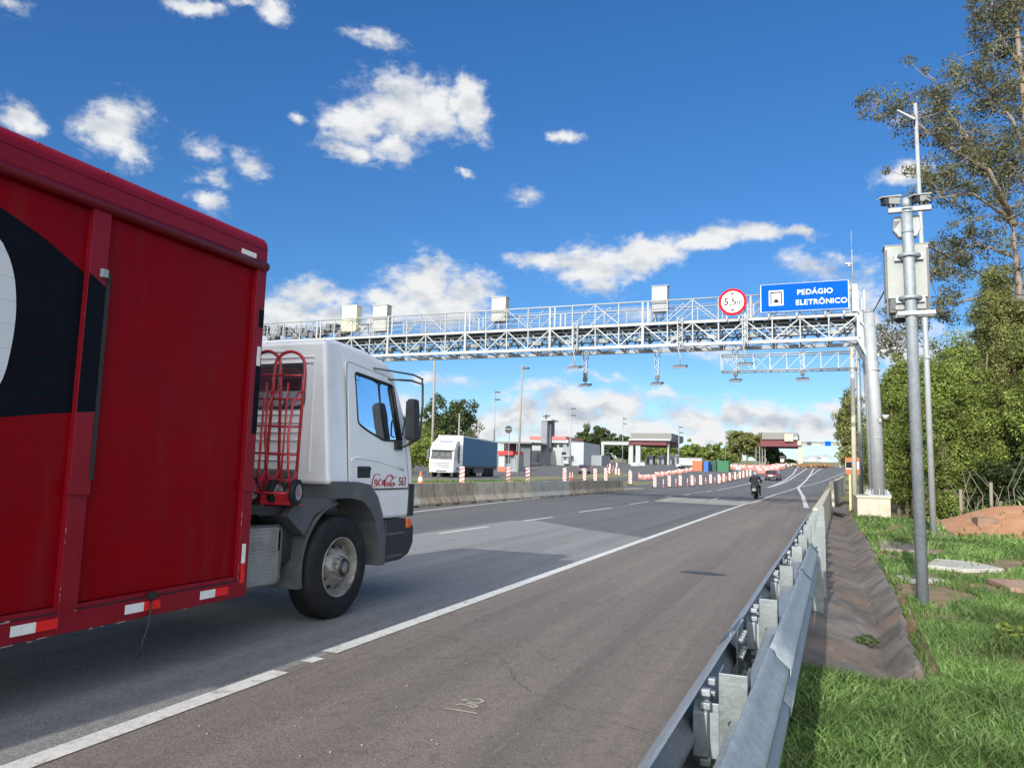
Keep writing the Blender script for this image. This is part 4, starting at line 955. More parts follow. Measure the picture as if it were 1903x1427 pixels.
for a in edges[1:-1]:
    b = MB(); x = railX(a) + .084; b.box(x, a, .40, x + .006, a + .32, .752)
    for k in range(4):
        for zz in (.70, .62, .50, .43): b.lathe((x + .006, a + .05 + k*.07, zz), 'X', [(0, .015), (.022, .012), (.023, 0)], 6, False)
    b.build('splice_plate', [GALVD], gr)
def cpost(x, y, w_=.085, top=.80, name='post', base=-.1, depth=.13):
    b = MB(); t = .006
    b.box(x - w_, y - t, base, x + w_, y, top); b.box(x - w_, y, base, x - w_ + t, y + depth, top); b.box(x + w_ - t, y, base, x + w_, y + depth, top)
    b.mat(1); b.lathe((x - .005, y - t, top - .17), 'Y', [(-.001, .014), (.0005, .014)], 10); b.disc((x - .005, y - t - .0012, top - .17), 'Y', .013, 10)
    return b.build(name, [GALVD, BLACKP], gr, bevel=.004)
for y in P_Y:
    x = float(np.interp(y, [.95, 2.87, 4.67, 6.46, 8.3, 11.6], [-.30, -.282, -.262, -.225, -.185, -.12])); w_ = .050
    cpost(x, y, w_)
    # spacer blocks between post and road rail
    b = MB(); xa = railX(y) + .085; xb = x - w_ + .0
    b.prism([(y - .045, .52), (y - .045, .665), (y + .0, .70), (y + .10, .70), (y + .145, .665), (y + .145, .52), (y + .10, .485), (y + .0, .485)], 'X', xa - .03, xa + .02)
    b.box(xa, y + .005, .50, x, y + .012, .69)
    for z in (.735, .69, .50, .455): b.box(xa - .005, y - .045, z - .012, xa + .03, y - .015, z + .012); b.box(xa - .005, y + .11, z - .012, xa + .03, y + .14, z + .012)
    b.build('spacer', GALV, gr, bevel=.004)

for i, y in enumerate([12.2, 13.4, 14.6, 15.6, 16.6, 17.5]):
    cpost(railX(y) + .17, y, .055, .80)
for x, y, tp in [(.005, 9.65, .86), (.05, 10.9, .86), (.06, 12.2, .86), (.07, 13.8, .86), (.085, 15.4, .86), (.10, 17.0, .86), (.11, 18.6, .86)]: cpost(x, y, .062, tp)
b = MB(); b.bar((-.26, 1.0, .585), (-.10, 17.4, .585), .10, .14); b.build('rear_rail', GALV, gr, bevel=.02)
# concrete walls beyond the guard rail
def wall(name, pts, wt, wb, mt, lab):
    b = MB(); n = len(pts)
    V = []
    for x, y, z0, z1 in pts: V += [(x - wb, y, z0), (x - wt, y, z1), (x + wt, y, z1), (x + wb, y, z0)]
    F = []
    for i in range(n-1):
        a = i*4; F += [(a, a+4, a+5, a+1), (a+1, a+5, a+6, a+2), (a+2, a+6, a+7, a+3), (a+3, a+7, a+4, a)]
    F += [(0, 1, 2, 3), tuple((n-1)*4 + k for k in (3, 2, 1, 0))]
    b.add(V, F, False); o = b.build(name, mt, bevel=.02, label=lab, cat='wall'); return o
wall('concrete_wall', [(.02, 18.9, -.2, .80), (.16, 24, -.2, .84), (.35, 31, -.2, .90), (.62, 40, -.2, .98)], .09, .13, CONCN, 'low cream concrete wall starting where the guard rail ends')
a_, b_ = wy(1549, 888, 52), wy(1556, 886, 62); wall('concrete_wall', [(a_.x - .2, 48, -.3, 1.30), (a_.x + .2, 56, -.3, 1.36), (b_.x + .3, 66, -.2, 1.5), (b_.x+1.0, 80, 0, 1.75)], .12, .16, CONCN, 'second cream concrete wall farther on, beside the orange sign')
# pipe across the drain
p = gp(1560, 938); b = MB(); b.tube([(.75, 36.5, -.06), (1.3, 36.2, -.17), (1.9, 36.4, -.05), (2.2, 37, .05)], .09, 8); b.build('drain_pipe', BLACKP, label='dark pipe lying across the drain in front of the concrete footing', cat='pipe')
# ------------------------------------------------------------------ New Jersey barriers on the left
def nj(x, y0, y1, mt, h=.88):
    b = MB(); P = [(-.30, .06), (-.30, .12), (-.17, .36), (-.10, h), (.10, h), (.17, .36), (.30, .12), (.30, .06)]
    b.prism([(x + p, z) for p, z in P], 'Y', y0 + .02, y1 - .02)
    n = max(2, int((y1 - y0) / 1.6)); k = (y1 - y0) / n
    for i in range(n): b.box(x - .29, y0 + i*k + .02, .0, x + .29, y0 + (i + .72)*k, .0605)
    for yy in (y0 + .25, y1 - .25): b.tube([(x, yy - .06, h - .01), (x, yy - .05, h + .035), (x, yy + .05, h + .035), (x, yy + .06, h - .01)], .009, 6)
    return b
NJ = [(19.5, 25.2, CONCG, 'grey concrete road barrier hidden mostly by the truck cab'), (25.2, 30.2, CONCD, 'dark stained concrete barrier nearest the truck cab, below the white lorry'), (30.2, 37.2, CONC, 'brown grey concrete barrier second from the truck cab'), (37.2, 44.2, CONCG, 'pale grey concrete barrier in the middle of the row'), (44.2, 58.0, CONCD, 'long brown concrete barrier at the far end of the row')]
for y0, y1, mt, lab in NJ:
    nj(-14.0, y0, y1, mt).build('concrete_barrier', mt, bevel=.015, label=lab, cat='barrier', group='concrete barriers along the left lane')
b = MB(); b.prism([(-14.3, 58.0), (-13.7, 58.0), (-13.2, 63), (-13.5, 64.5), (-14.1, 63)], 'Z', zr(60) - .02, zr(60) + .13); b.build('kerb_nose', CONC, kind='structure')

# ------------------------------------------------------------------ main gantry
G0, G1 = 33.0, 34.5; GX0, GX1 = -29.0, 1.72
gt = thing('toll_gantry', (2.3, 33.8, 0), 'white galvanised lattice gantry with walkway spanning the whole road', 'gantry')
for yy, s_ in ((G0, -1), (G1, 1)):
    b = MB()
    b.box(GX0, yy - .07, 7.04, GX1, yy + .07, 7.18); b.box(GX0, yy - .06, 8.04, GX1, yy + .06, 8.16)
    n = 28; k = (GX1 - GX0) / n
    for i in range(n + 1):
        x = GX0 + i * k; b.bar((x, yy, 7.15), (x, yy, 8.06), .05 if i % 4 else .11)
        if i < n: b.bar((x + .02, yy + .012, 7.16 if i % 2 else 8.06), (x + k - .02, yy + .012, 8.06 if i % 2 else 7.16), .055, .05)
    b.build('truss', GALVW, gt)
    b = MB()
    b.tube([(GX0, yy + s_*.05, 9.12), (GX1 - .05, yy + s_*.05, 9.12)], .038, 8)
    for z in (8.40, 8.64, 8.88): b.tube([(GX0, yy + s_*.05, z), (GX1 - .1, yy + s_*.05, z)], .014, 6)
    for i in range(n + 1):
        x = GX0 + i * k; wd = .04 if i % 4 else .085
        b.bar((x, yy + s_*.05, 8.16), (x, yy + s_*.05, 9.10), wd, .045)
        if i % 4 == 0: b.bar((x + .24, yy + s_*.05, 8.16), (x + .24, yy + s_*.05, 9.10), .07, .045)
        if i < n and i % 4 in (1, 2): b.bar((x + .02, yy + s_*.065, 8.18 if i % 4 == 1 else 9.08), (x + k - .02, yy + s_*.065, 9.08 if i % 4 == 1 else 8.18), .04, .03)
        if i % 3 == 0 and i < n: b.bar((x - .2, yy + (.05 if s_ < 0 else -.05), 8.2), (x + k*.7, yy + (.12 if s_ < 0 else -.12), 9.08), .035, .03)
    b.build('walkway_railing', GALVW, gt)
b = MB(); n = 28; k = (GX1 - GX0) / n
for z in (7.10, 8.02):
    for i in range(n + 1):
        x = GX0 + i*k; b.bar((x, G0, z), (x, G1, z), .06)
        if i < n: b.bar((x, G0 if i % 2 else G1, z + .04), (x + k, G1 if i % 2 else G0, z + .04), .05, .04)
for i in range(0, n, 2): x = GX0 + i*k; b.bar((x, G0, 7.15), (x, G1, 8.03), .045); b.bar((x + k, G1, 7.15), (x + k, G0, 8.03), .045)
for yy, z in ((33.4, 7.75), (33.9, 7.82), (34.2, 7.70)): b.box(GX0, yy, z, GX1 - .3, yy + .16, z + .05)
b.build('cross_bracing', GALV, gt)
b = MB()
for i in range(n * 2):
    x = GX0 + i*k/2; j = random.uniform(-.05, .05)
    b.bar((x + j, 33.3, 7.98), (x + k*.5, 33.35, 7.45), .045); b.bar((x, 34.2, 7.25), (x + k*.5 + j, 34.15, 8.0), .05); b.bar((x, 33.5, 8.0), (x + .12, 34.3, 7.5), .04)
    if i % 3 == 0: b.box(x, 33.45, 7.42, x + .5, 33.75, 7.62)
for yy, z in ((33.25, 7.93), (33.6, 7.60), (34.0, 7.52), (34.3, 7.93)): b.tube([(GX0, yy, z), (GX1 - .2, yy, z)], .035, 6)
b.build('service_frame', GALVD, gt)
b = MB()
for i in range(60):
    x = GX0 + i * (GX1 - GX0) / 60; b.box(x, G0 + .12, 8.165, x + .44, G1 - .12, 8.195)
b.box(GX0, G0 + .1, 8.12, GX1, G0 + .16, 8.22); b.box(GX0, G0 + .5, 7.99, GX1 - .2, G0 + .9, 8.06); b.build('walkway_deck', DARKM, gt)
for yy in (G0 + .12, G1 + .2):
    b = MB(); b.tube([(2.31, yy, .86), (2.24, yy, 4.5), (2.10, yy, 8.25)], [.25, .24, .225], 28); b.tube([(2.10, yy, 8.25), (2.10, yy, 8.28)], .24, 28)
    for z in (3.1, 5.8): b.tube([(2.31 - .04*(z-.9)/3.6, yy, z), (2.31 - .04*(z-.9)/3.6, yy, z + .03)], .256, 28)
    c = b.build('column', GALVW, gt)
    b = MB(); b.box(1.92, yy - .42, .85, 2.72, yy + .42, .885)
    for a in range(8): 
        an = a*math.pi/4; b.prism([(0,0)] and [(.28, .885), (.44, .885), (.30, 1.12), (.28, 1.12)], 'Y', -.012, .012)
        m4 = Matrix.Translation((2.31, yy, 0)) @ Matrix.Rotation(an, 4, 'Z'); n8 = 8
        for q in range(len(b.v) - n8, len(b.v)): b.v[q] = tuple(m4 @ Vector(b.v[q]))
    b.build('base_plate', GALVW, c, bevel=.003)
    b = MB(); b.prism([(1.72, 7.0), (1.72, 8.18), (1.90, 8.25), (2.02, 8.0), (1.90, 7.5), (2.05, 6.6), (1.98, 6.5)], 'Y', yy - .05, yy + .05); b.bar((1.70, yy - .14, 7.08), (2.10, yy - .10, 6.25), .10, .12); b.bar((1.6, yy - .14, 8.1), (2.2, yy - .1, 7.3), .08, .08); b.build('bracket', GALV, c)
for X_ in (-29.3,):
    b = MB(); b.tube([(X_, G0 + .1, zt(X_, 33)), (X_, G0 + .1, 8.3)], .3, 20); b.build('column', GALVW, gt)
b = MB(); b.box(1.5, G0 - .12, 8.2, 1.72, G0 + .35, 9.35); b.box(1.54, G0 - .14, 9.1, 1.58, G0 - .12, 9.2); b.build('end_cabinet', GALVW, gt, bevel=.01)
b = MB(); b.tube([(1.58, G0 + .3, 9.3), (1.56, G0 + .3, 10.9)], .022, 6); b.tube([(1.56, G0 + .3, 10.9), (1.55, G0 + .3, 11.7)], .010, 6); b.box(1.30, G0 + .2, 10.26, 1.50, G0 + .34, 10.34); b.bar((1.5, G0 + .3, 10.3), (1.57, G0 + .3, 10.3), .03); b.ball((1.44, G0 + .2, 10.18), .07); b.build('mast', GALVW, gt)
for z, dx in ((6.55, .02), (3.95, .03)):
    b = MB(); b.box(2.50, G0 - .12, z, 2.72, G0 + .06, z + .07); b.ball((2.60, G0 - .16, z - .04), .085); b.box(2.36, G0 - .28, z - .22, 2.44, G0 - .16, z - .10); b.build('camera', GALVW, label=('small white dome camera high on the gantry column' if z > 5 else 'small white dome camera halfway down the gantry column'), cat='camera', group='dome cameras on the gantry column')
ft = MB(); ft.box(1.50, 32.45, -.45, 2.66, 35.5, .77); ft.box(1.46, 32.41, .77, 2.70, 35.54, .85); ft.build('concrete_footing', CONCN, bevel=.015, label='cream concrete footing block carrying the gantry columns', cat='footing')
b = MB(); b.tube([(1.9, G0 - .3, 8.2), (2.3, G0 - .3, 8.3)], .02, 6)
# cabinets on the walkway
for i, (x0, x1, z0, z1, mt, lab) in enumerate([(-23.2, -22.3, 8.5, 9.85, mat('cab_yellow', (.64, .60, .40), .5), 'cream yellow equipment cabinet, leftmost on the gantry walkway'), (-21.3, -20.45, 8.45, 9.78, CABN, 'pale cabinet on the gantry, second from the left'), (-14.55, -13.8, 8.62, 9.80, CABN, 'pale cabinet on the gantry left of the middle'), (-6.70, -6.0, 8.70, 9.84, GALVW, 'pale cabinet on the gantry nearest the round sign')]):
    t = thing('equipment_cabinet', (x0, G0 + .1, z0), lab, 'cabinet', 'cabinets on the gantry walkway')
    b = MB(); b.box(x0, G0 + .14, z0, x1, G0 + .6, z1); b.build('body', mt, t, bevel=.015)
    b = MB(); b.box(x0 + .06, G0 + .12, z0 + .08, x1 - .06, G0 + .139, z1 - .08); b.build('door', mt, t, bevel=.006)
    b = MB(); b.box(x0 - .03, G0 + .10, z1, x1 + .03, G0 + .64, z1 + .03); b.build('roof', mt, t)
    b = MB()
    for j in range(4): xx = x0 + .12 + j * (x1 - x0 - .24) / 3; b.tube([(xx, G0 + .2, z0), (xx + .06*((-1)**j), G0 + .15, z0 - .2), (xx - .03, G0 + .2, z0 - .45)], .022, 6)
    b.build('cables', DARKM, t)
# dense equipment at the gantry's left end
t = thing('equipment_rack', (-27, 33.6, 8.2), 'crowded rack of dark equipment at the left end of the gantry', 'equipment rack'); b = MB()
for i in range(16):
    x = -28.6 + i*.36; z = 8.25 + random.random()*.35; b.box(x, G0 + .25, z, x + .26, G0 + .7, z + .25 + random.random()*.3)
b.build('boxes', CABD, t)['kind'] = 'stuff'
b = MB()
for i in range(9): x = -28.4 + i*.66; b.bar((x, G0 + .5, 8.2), (x, G0 + .5, 9.1), .05); b.bar((x, G0 + .5, 8.3 + .1*(i % 3)), (x + .6, G0 + .5, 8.9 - .1*(i % 2)), .04)
b.build('frame', GALVW, t)
# lattice brackets and antennas hung below
def antenna(x, ztop, zu, style, lab):
    t = thing('antenna', (x, G0, ztop), lab, 'antenna', 'antennas hanging under the gantry')
    b = MB()
    if style == 'far':      # tapering lattice behind the near chord
        yy = G0 + .75; x2 = x + .0
        for a, c in ((-.12, -.12), (.12, -.12), (.12, .12), (-.12, .12)): b.bar((x + a, yy + c, 7.1), (x + a*.55, yy + c*.55, zu + .35), .022)
        n = 6
        for i in range(n):
            z0 = 7.05 - i*(7.05 - zu - .4)/n; z1 = 7.05 - (i+1)*(7.05 - zu - .4)/n; s0 = .12 - .05*i/n; s1 = .12 - .05*(i+1)/n
            for c in (-1, 1): b.bar((x - s0*(-1)**i, yy + c*s0, z0), (x + s1*(-1)**i, yy + c*s1, z1), .018); b.bar((x + c*s0, yy - s0*(-1)**i, z0), (x + c*s1, yy + s1*(-1)**i, z1), .018)
        b.build('lattice', DARKM if False else GALV, t); b = MB(); b.box(x - .09, yy - .09, zu + .22, x + .09, yy + .09, zu + .40); b.tube([(x, yy, zu + .25), (x + .03, yy, zu + .08)], .025, 6)
        if lab.startswith('lower'): b.box(x - .06, yy - .05, zu + .36, x + .02, yy + .05, zu + .62)
        b.build('mount', DARKM, t)
    else:                   # ladder bracket clamped on the near face, unit on a pipe
        yy = G0 - .22
        for c in (-.10, .10): b.bar((x + c, yy, 8.30), (x + c, yy, 6.98), .035); b.bar((x + c, yy + .16, 8.30), (x + c, yy + .16, 6.98), .03)
        for i in range(8): z = 8.25 - i*.17; b.bar((x - .1, yy, z), (x + .1, yy, z - .08*(-1)**i), .025); b.bar((x - .1, yy + .16, z), (x - .1, yy, z - .14), .02); b.bar((x + .1, yy + .16, z), (x + .1, yy, z - .14), .02)
        b.tube([(x + .02, yy, 7.2), (x - .06, yy, 6.85), (x + .02, yy, 6.6), (x, yy, zu + .12)], .028, 6); b.build('lattice', GALVW, t)
    b = MB(); w_, d_ = (.30, .34) if style == 'near' else (.25, .34)
    yy = G0 + .75 if style == 'far' else G0 - .22
    b.box(x - w_, yy - d_, zu, x + w_, yy + d_, zu + .085)
    u = b.build('panel', CABD, t, bevel=.012)
    for v in u.data.vertices:
        v.co.z += (v.co.y - (yy - G0)) * .22
for x, zu, st, lab in [(-10.15, 6.17, 'near', 'upper antenna panel of the leftmost hanging pair'), (-9.92, 5.45, 'far', 'lower antenna panel of the leftmost hanging pair'), (-6.55, 5.47, 'far', 'antenna on a thin lattice left of the single short pipe'), (-5.38, 6.08, 'near', 'broad antenna on a short pipe in mid gantry'), (-3.15, 5.55, 'far', 'antenna on a lattice hanging below the round height sign'), (-2.66, 6.12, 'near', 'broad antenna on a short pipe just right of the round sign'), (-.42, 5.55, 'far', 'rightmost hanging antenna, under the blue sign')]:
    antenna(x, 7.0, zu, st, lab)
b = MB()
for x in (-12.6, -8.0): b.bar((x, G0 - .2, 7.0), (x + .5, G0 - .2, 7.02), .1)
# height limit sign
t = thing('height_limit_sign', (-3.15, G0 - .25, 8.84), 'round red rimmed height limit sign reading 5,5m on the gantry', 'road sign')
YS = G0 - .28; cz = 8.84
b = MB(); b.lathe((-3.15, YS, cz), 'Y', [(.03, 0), (.03, .58), (0, .58), (-.001, .46)], 48, False); b.build('rim', SRED, t)
b = MB(); b.disc((-3.15, YS - .002, cz), 'Y', .465, 48); b.build('face', mat('sign_cream', (.78, .76, .68), .5), t)
vs, fs = text_mesh('5,5', .44, 0); v2, f2 = text_mesh('m', .34, 0)
b = MB(); b.add([(-3.25 + v[0], YS - .004, cz + v[1]) for v in vs], fs, False); b.add([(-2.86 + v[0], YS - .004, cz - .035 + v[1]) for v in v2], f2, False)
for s_ in (1, -1): b.add([(-3.15 - .10, YS - .004, cz + s_*.40), (-3.15 + .10, YS - .004, cz + s_*.40), (-3.15, YS - .004, cz + s_*.29)], [(0, 1, 2) if s_ < 0 else (2, 1, 0)], False); 
b.build('lettering', SBLACK, t)
b = MB(); b.bar((-3.4, YS + .12, 8.1), (-3.4, YS + .12, 9.3), .06); b.bar((-2.9, YS + .12, 8.1), (-2.9, YS + .12, 9.3), .06); b.build('mount', GALV, t)
# blue sign
t = thing('toll_sign', (-.3, G0 - .25, 8.9), 'blue rectangular sign reading PEDÁGIO ELETRÔNICO at the right end of the gantry', 'road sign')
def sg(u, v): return (-2.0 + u * 3.38, YS - .004, 8.32 + v * 1.16)
b = MB(); b.box(-2.0, YS, 8.32, 1.38, YS + .03, 9.48); b.build('panel', SBLUE, t)
b = MB(); w_ = .018
for a, c in ((sg(0, 0), sg(1, 0)), (sg(0, 1), sg(1, 1)), (sg(0, 0), sg(0, 1)), (sg(1, 0), sg(1, 1))): b.bar(a, c, .03, .012)
b.build('border', SWHITE, t)
b = MB()
for s_, cx_, cz_, sz, sp in (('PEDÁGIO', .585, .655, .30, 1.08), ('ELETRÔNICO', .655, .285, .30, 1.06)):
    vs, fs = text_mesh(s_, sz, 0, sp); xx, _, zz = sg(cx_ + .04, cz_); wd = max(v[0] for v in vs) - min(v[0] for v in vs); tg = (.40 if len(s_) < 8 else .575) * 3.38; k = tg / wd
    b.add([(xx + v[0]*k, YS - .003, zz + v[1]) for v in vs], fs, False)
b.build('lettering', SWHITE, t)
b = MB(); x0, _, z0 = sg(.095, .22); x1, _, z1 = sg(.265, .78)
P4 = lambda a, c, d, e, l: b.quad((a, YS - l, c), (d, YS - l, c), (d, YS - l, e), (a, YS - l, e))
P4(x0, z0, x1, z1, .003); b.mat(1); P4(x0 + .06, z0 + .06, x1 - .06, z1 - .06, .005); b.mat(0); P4(x0 + .11, z0 + .06, x1 - .11, z1 - .12, .007)
b.mat(1); P4(x0 + .18, z0 + .12, x1 - .18, z0 + .20, .009); P4(x0 + .22, z0 + .20, x1 - .22, z0 + .27, .009)
b.build('symbol', [SWHITE, SBLACK], t)
b = MB()
for x in (-1.7, -.6, .5, 1.2): b.bar((x, YS + .1, 8.1), (x, YS + .1, 9.4), .06)
b.build('mount', GALV, t)
# second, smaller cantilever behind
t = thing('cantilever_gantry', (2.32, 48, 0), 'thin grey cantilever truss on a steel pole behind the main gantry', 'gantry')
b = MB(); yy = 48
for z in (7.93, 8.93): b.tube([(-5.33, yy, z), (2.35, yy, z)], .05, 6); b.tube([(-5.33, yy + .9, z), (2.35, yy + .9, z)], .05, 6)
n = 8; k = 7.68 / n
for i in range(n + 1):
    x = -5.33 + i*k; b.bar((x, yy, 7.93), (x, yy, 8.93), .045); b.bar((x, yy + .9, 7.93), (x, yy + .9, 8.93), .045); b.bar((x, yy, 7.93), (x, yy + .9, 7.93), .04); b.bar((x, yy, 8.93), (x, yy + .9, 8.93), .04)
    if 2 <= i < n: b.bar((x, yy, 7.93), (x + k, yy, 8.93), .035)
    if i < 3 : b.bar((x, yy + .9, 8.93), (x + k, yy + .9, 7.93), .035)
b.build('truss', GALV, t)
b = MB(); b.tube([(2.46, 48.4, -.2), (2.46, 48.4, 10.6)], .12, 14); b.build('pole', GALV, t)
b = MB(); a_ = wy(1588, 912, 39.7); c_ = wy(1583, 636, 39.7); b.tube([(a_.x, 39.7, -.3), (c_.x, 39.7, c_.z)], [.12, .09], 12); b.build('utility_pole', CONCN, label='slim concrete pole just left of the gantry columns', cat='pole')
# orange sign
t = thing('work_sign', (1.6, 40.5, 0), 'orange and white sign on a yellow post in front of the far concrete wall', 'road sign')
a_ = wy(1571, 850, 40.5); c_ = wy(1597, 881, 40.5)
b = MB(); b.box(a_.x, 40.48, c_.z, c_.x, 40.5, a_.z); b.build('panel', SWHITE, t)
b = MB(); h = a_.z - c_.z; b.box(a_.x - .01, 40.47, a_.z - h*.24, c_.x + .01, 40.479, a_.z); b.build('orange_band', ORANGE, t); b = MB(); b.box(a_.x - .01, 40.47, c_.z, c_.x + .01, 40.479, c_.z + h*.30); b.build('orange_band', ORANGE, t)
b = MB(); b.box(a_.x + .02, 40.472, c_.z + h*.36, a_.x + .32, 40.479, c_.z + h*.74); b.build('symbol', SBLACK, t)
b = MB(); b.bar(((a_.x + c_.x)/2 - .12, 40.55, -.3), ((a_.x + c_.x)/2 - .12, 40.55, a_.z), .09); b.build('post', mat('post_yellow', (.60, .52, .22), .6), t)

# ------------------------------------------------------------------ camera pole by the drain
PX, PY = 1.18, 10.5
t = thing('camera_pole', (PX, PY, 0), 'thick galvanised pole in the grass carrying two cameras and a grey cabinet', 'pole')
b = MB(); b.tube([(PX, PY, -.1), (PX - .03, PY, 4.45), (PX - .04, PY, 4.95)], [.068, .066, .066], 28); b.tube([(PX-.04, PY, 4.95), (PX-.04, PY, 5.08)], .05, 20)
for z in (4.62, 4.88): b.tube([(PX - .035, PY, z), (PX - .035, PY, z + .03)], .072, 24)
b.build('pole', GALV, t)
b = MB(); b.box(.93, PY - .03, 4.90, 1.42, PY + .03, 4.96); b.tube([(PX-.10, PY - .075, 4.93), (PX + .03, PY - .075, 4.93)], .012, 6); b.build('crossarm', GALVW, t, bevel=.004)
b = MB(); b.box(.99, PY - .09, 3.545, 1.42, PY - .03, 3.60); b.box(.99, PY + .06, 3.545, 1.42, PY + .11, 3.60); b.build('crossarm', GALVW, t, bevel=.004)
for z in (4.33, 3.78):
    b = MB(); b.tube([(PX - .15, PY + .03, z), (PX - .09, PY - .06, z), (PX - .03, PY - .085, z), (PX + .03, PY - .06, z), (PX + .10, PY + .03, z)], .016, 6, flat=1.8); b.box(PX - .19, PY + .03, z - .05, PX - .10, PY + .08, z + .03); b.box(PX + .05, PY + .03, z - .05, PX + .14, PY + .08, z + .03); b.build('clamp', GALV, t)
b = MB(); b.tube([(1.30, PY, 4.97), (1.36, PY - .03, 5.03), (1.42, PY, 4.99), (1.44, PY + .02, 5.05), (1.36, PY, 5.08)], .012, 6); b.tube([(1.2, PY, 4.98), (1.25, PY, 5.02), (1.31, PY, 5.0)], .01, 6); b.build('cable', BLACKP, t)
t2 = thing('equipment_cabinet', (1.13, PY + .2, 3.6), 'light grey steel cabinet strapped behind the camera pole', 'cabinet')
b = MB(); b.box(.885, PY + .08, 3.80, 1.385, PY + .34, 4.49); b.box(.87, PY + .075, 4.49, 1.40, PY + .36, 4.505); b.build('body', CABG, t2, bevel=.006)
b = MB(); b.box(.925, PY + .10, 3.62, 1.375, PY + .30, 3.80); b.box(.94, PY + .09, 3.66, 1.03, PY + .10, 3.80); b.build('base_tray', GREYP, t2, bevel=.004)
for x in (.99, 1.235): b = MB(); b.box(x, PY + .07, 3.65, x + .10, PY + .099, 3.79); b.build('cable_gland', CABG, t2)
for x in (.90, 1.37): b = MB(); b.bar((x, PY + .09, 3.56), (x, PY + .09, 4.44), .022); b.build('bracket', DARKM, t2)
b = MB(); b.lathe((1.06, PY + .2, 3.555), 'Z', [(-.05, 0), (-.045, .06), (-.01, .085), (0, .085)], 20); b.build('dome', BLACKP, t2)
t3 = thing('radio_unit', (1.15, PY + .2, 4.7), 'white box mounted behind the pole just under the crossarm', 'radio unit')
b = MB(); b.prism([(1.00, 4.88), (1.30, 4.88), (1.31, 4.70), (1.26, 4.60), (1.06, 4.60), (.99, 4.70)], 'Y', PY + .09, PY + .20); b.build('body', GALVW, t3, bevel=.01)
b = MB(); b.prism([(1.00, 4.82), (1.08, 4.82), (1.00, 4.72)], 'Y', PY + .082, PY + .089); b.box(1.12, PY + .06, 4.5, 1.18, PY + .1, 4.62); b.build('bracket', DARKM, t3)
def cctv(x, rz, lab, sc_=.72):
    c = thing('camera', (x, PY, 4.965), lab, 'camera', 'cameras on top of the pole', rz=rz, local=True)
    b = MB(); b.prism([(-.17, .06), (-.15, .045), (.17, .055), (.17, .15), (-.10, .145)], 'Y', -.055, .055); b.build('housing', CABG, c, bevel=.01)
    b = MB(); b.prism([(-.25, .115), (-.24, .13), (.18, .185), (.18, .165)], 'Y', -.075, .075); b.build('sunshield', CABN, c, bevel=.003)
    b = MB(); b.box(-.178, -.056, .035, -.085, .056, .152); b.disc((-.180, 0, .09), 'X', .03, 14); b.build('lens', BLACKP, c)
    b = MB(); b.box(-.04, -.04, 0, -.02, .04, .06); b.box(.06, -.04, 0, .08, .04, .06); b.box(-.06, -.03, -.005, .1, .03, .008); b.build('mount', GALVD, c); c.scale = (sc_ * .92, sc_, sc_ * 1.35)
cctv(.965, R_(32), 'left camera on top of the pole, pointing to the road'); cctv(1.315, R_(34), 'right camera on top of the pole, beside the bare pole tip', .68)
# slim light pole
t = thing('light_pole', (3.0, 23.9, 0), 'tall slim white pole with a single lamp behind the camera pole', 'light pole')
b = MB(); b.tube([(3.0, 23.9, -.1), (2.98, 23.9, 5), (2.92, 23.9, 12.5)], [.085, .075, .05], 14); b.tube([(3.0, 23.9, 4.9), (3.0, 23.9, 5.0)], .09, 14); b.build('pole', GALVW, t)
b = MB(); b.tube([(2.92, 23.9, 11.7), (2.86, 23.85, 12.0), (2.80, 23.8, 12.1)], .025, 6); b.box(2.78, 23.75, 11.95, 2.9, 23.85, 12.12); b.build('camera', BLACKP, t)
b = MB(); b.prism([(2.42, 12.28), (2.42, 12.33), (2.90, 11.98), (2.86, 11.93)], 'Y', 23.72, 23.88); b.build('lamp', GALVW, t, bevel=.01)
b = MB(); b.tube([(1.38, PY + .2, 4.49), (1.9, 11.6, 4.45), (3.2, 14.5, 4.6), (8, 20, 5.6)], .008, 5); b.build('overhead_wire', BLACKP, label='thin dark wire running from the grey cabinet to the trees', cat='wire', group='wires at the camera pole')
b = MB(); b.tube([(.89, PY + .1, 3.95), (1.25, 18, 5.15), (1.6, 26, 6.75), (1.9, G0 - .2, 8.2)], .010, 5); b.build('overhead_wire', BLACKP, label='thin wire slanting from the grey cabinet up to the gantry end', cat='wire', group='wires at the camera pole')
# manhole box in the clay
p = gp(1867, 975); b = MB(); b.box(4.25, 25.0, .0, 4.75, 25.5, .50); b.box(4.25, 25.5, .0, 6.6, 25.9, .46); b.box(4.70, 24.95, -.02, 4.78, 25.0, .36); b.build('inspection_box', mat('brick_box', (.20, .13, .09), .9, var=.2, scale=5, bump=.5), label='brown concrete inspection box half buried in the orange clay mound', cat='inspection box', bevel=.01)
# ------------------------------------------------------------------ motorcycle and rider
def skin_body(name, verts, edges, mt, parent, sub=2):
    me = bpy.data.meshes.new(name); me.from_pydata([v[:3] for v in verts], edges, []); o = bpy.data.objects.new(name, me); C.objects.link(o)
    m = o.modifiers.new('skin', 'SKIN'); m.use_smooth_shade = True
    for i, v in enumerate(verts):
        sv = me.skin_vertices[0].data[i]; sv.radius = v[3] if isinstance(v[3], tuple) else (v[3], v[3]); sv.use_root = (i == 0)
    s_ = o.modifiers.new('sub', 'SUBSURF'); s_.levels = sub; s_.render_levels = sub
    bpy.context.view_layer.update(); dg = bpy.context.evaluated_depsgraph_get(); m2 = bpy.data.meshes.new_from_object(o.evaluated_get(dg)); o.modifiers.clear(); o.data = m2
    m2.materials.clear(); m2.materials.append(mt); o.parent = parent
    for p in m2.polygons: p.use_smooth = True
    return o
mp_ = gp(1403, 927)
bk = thing('motorcycle', (mp_.x, mp_.y, mp_.z), 'black motor scooter riding away on the edge line under the gantry', 'motorcycle', local=True, rz=R_(-2))
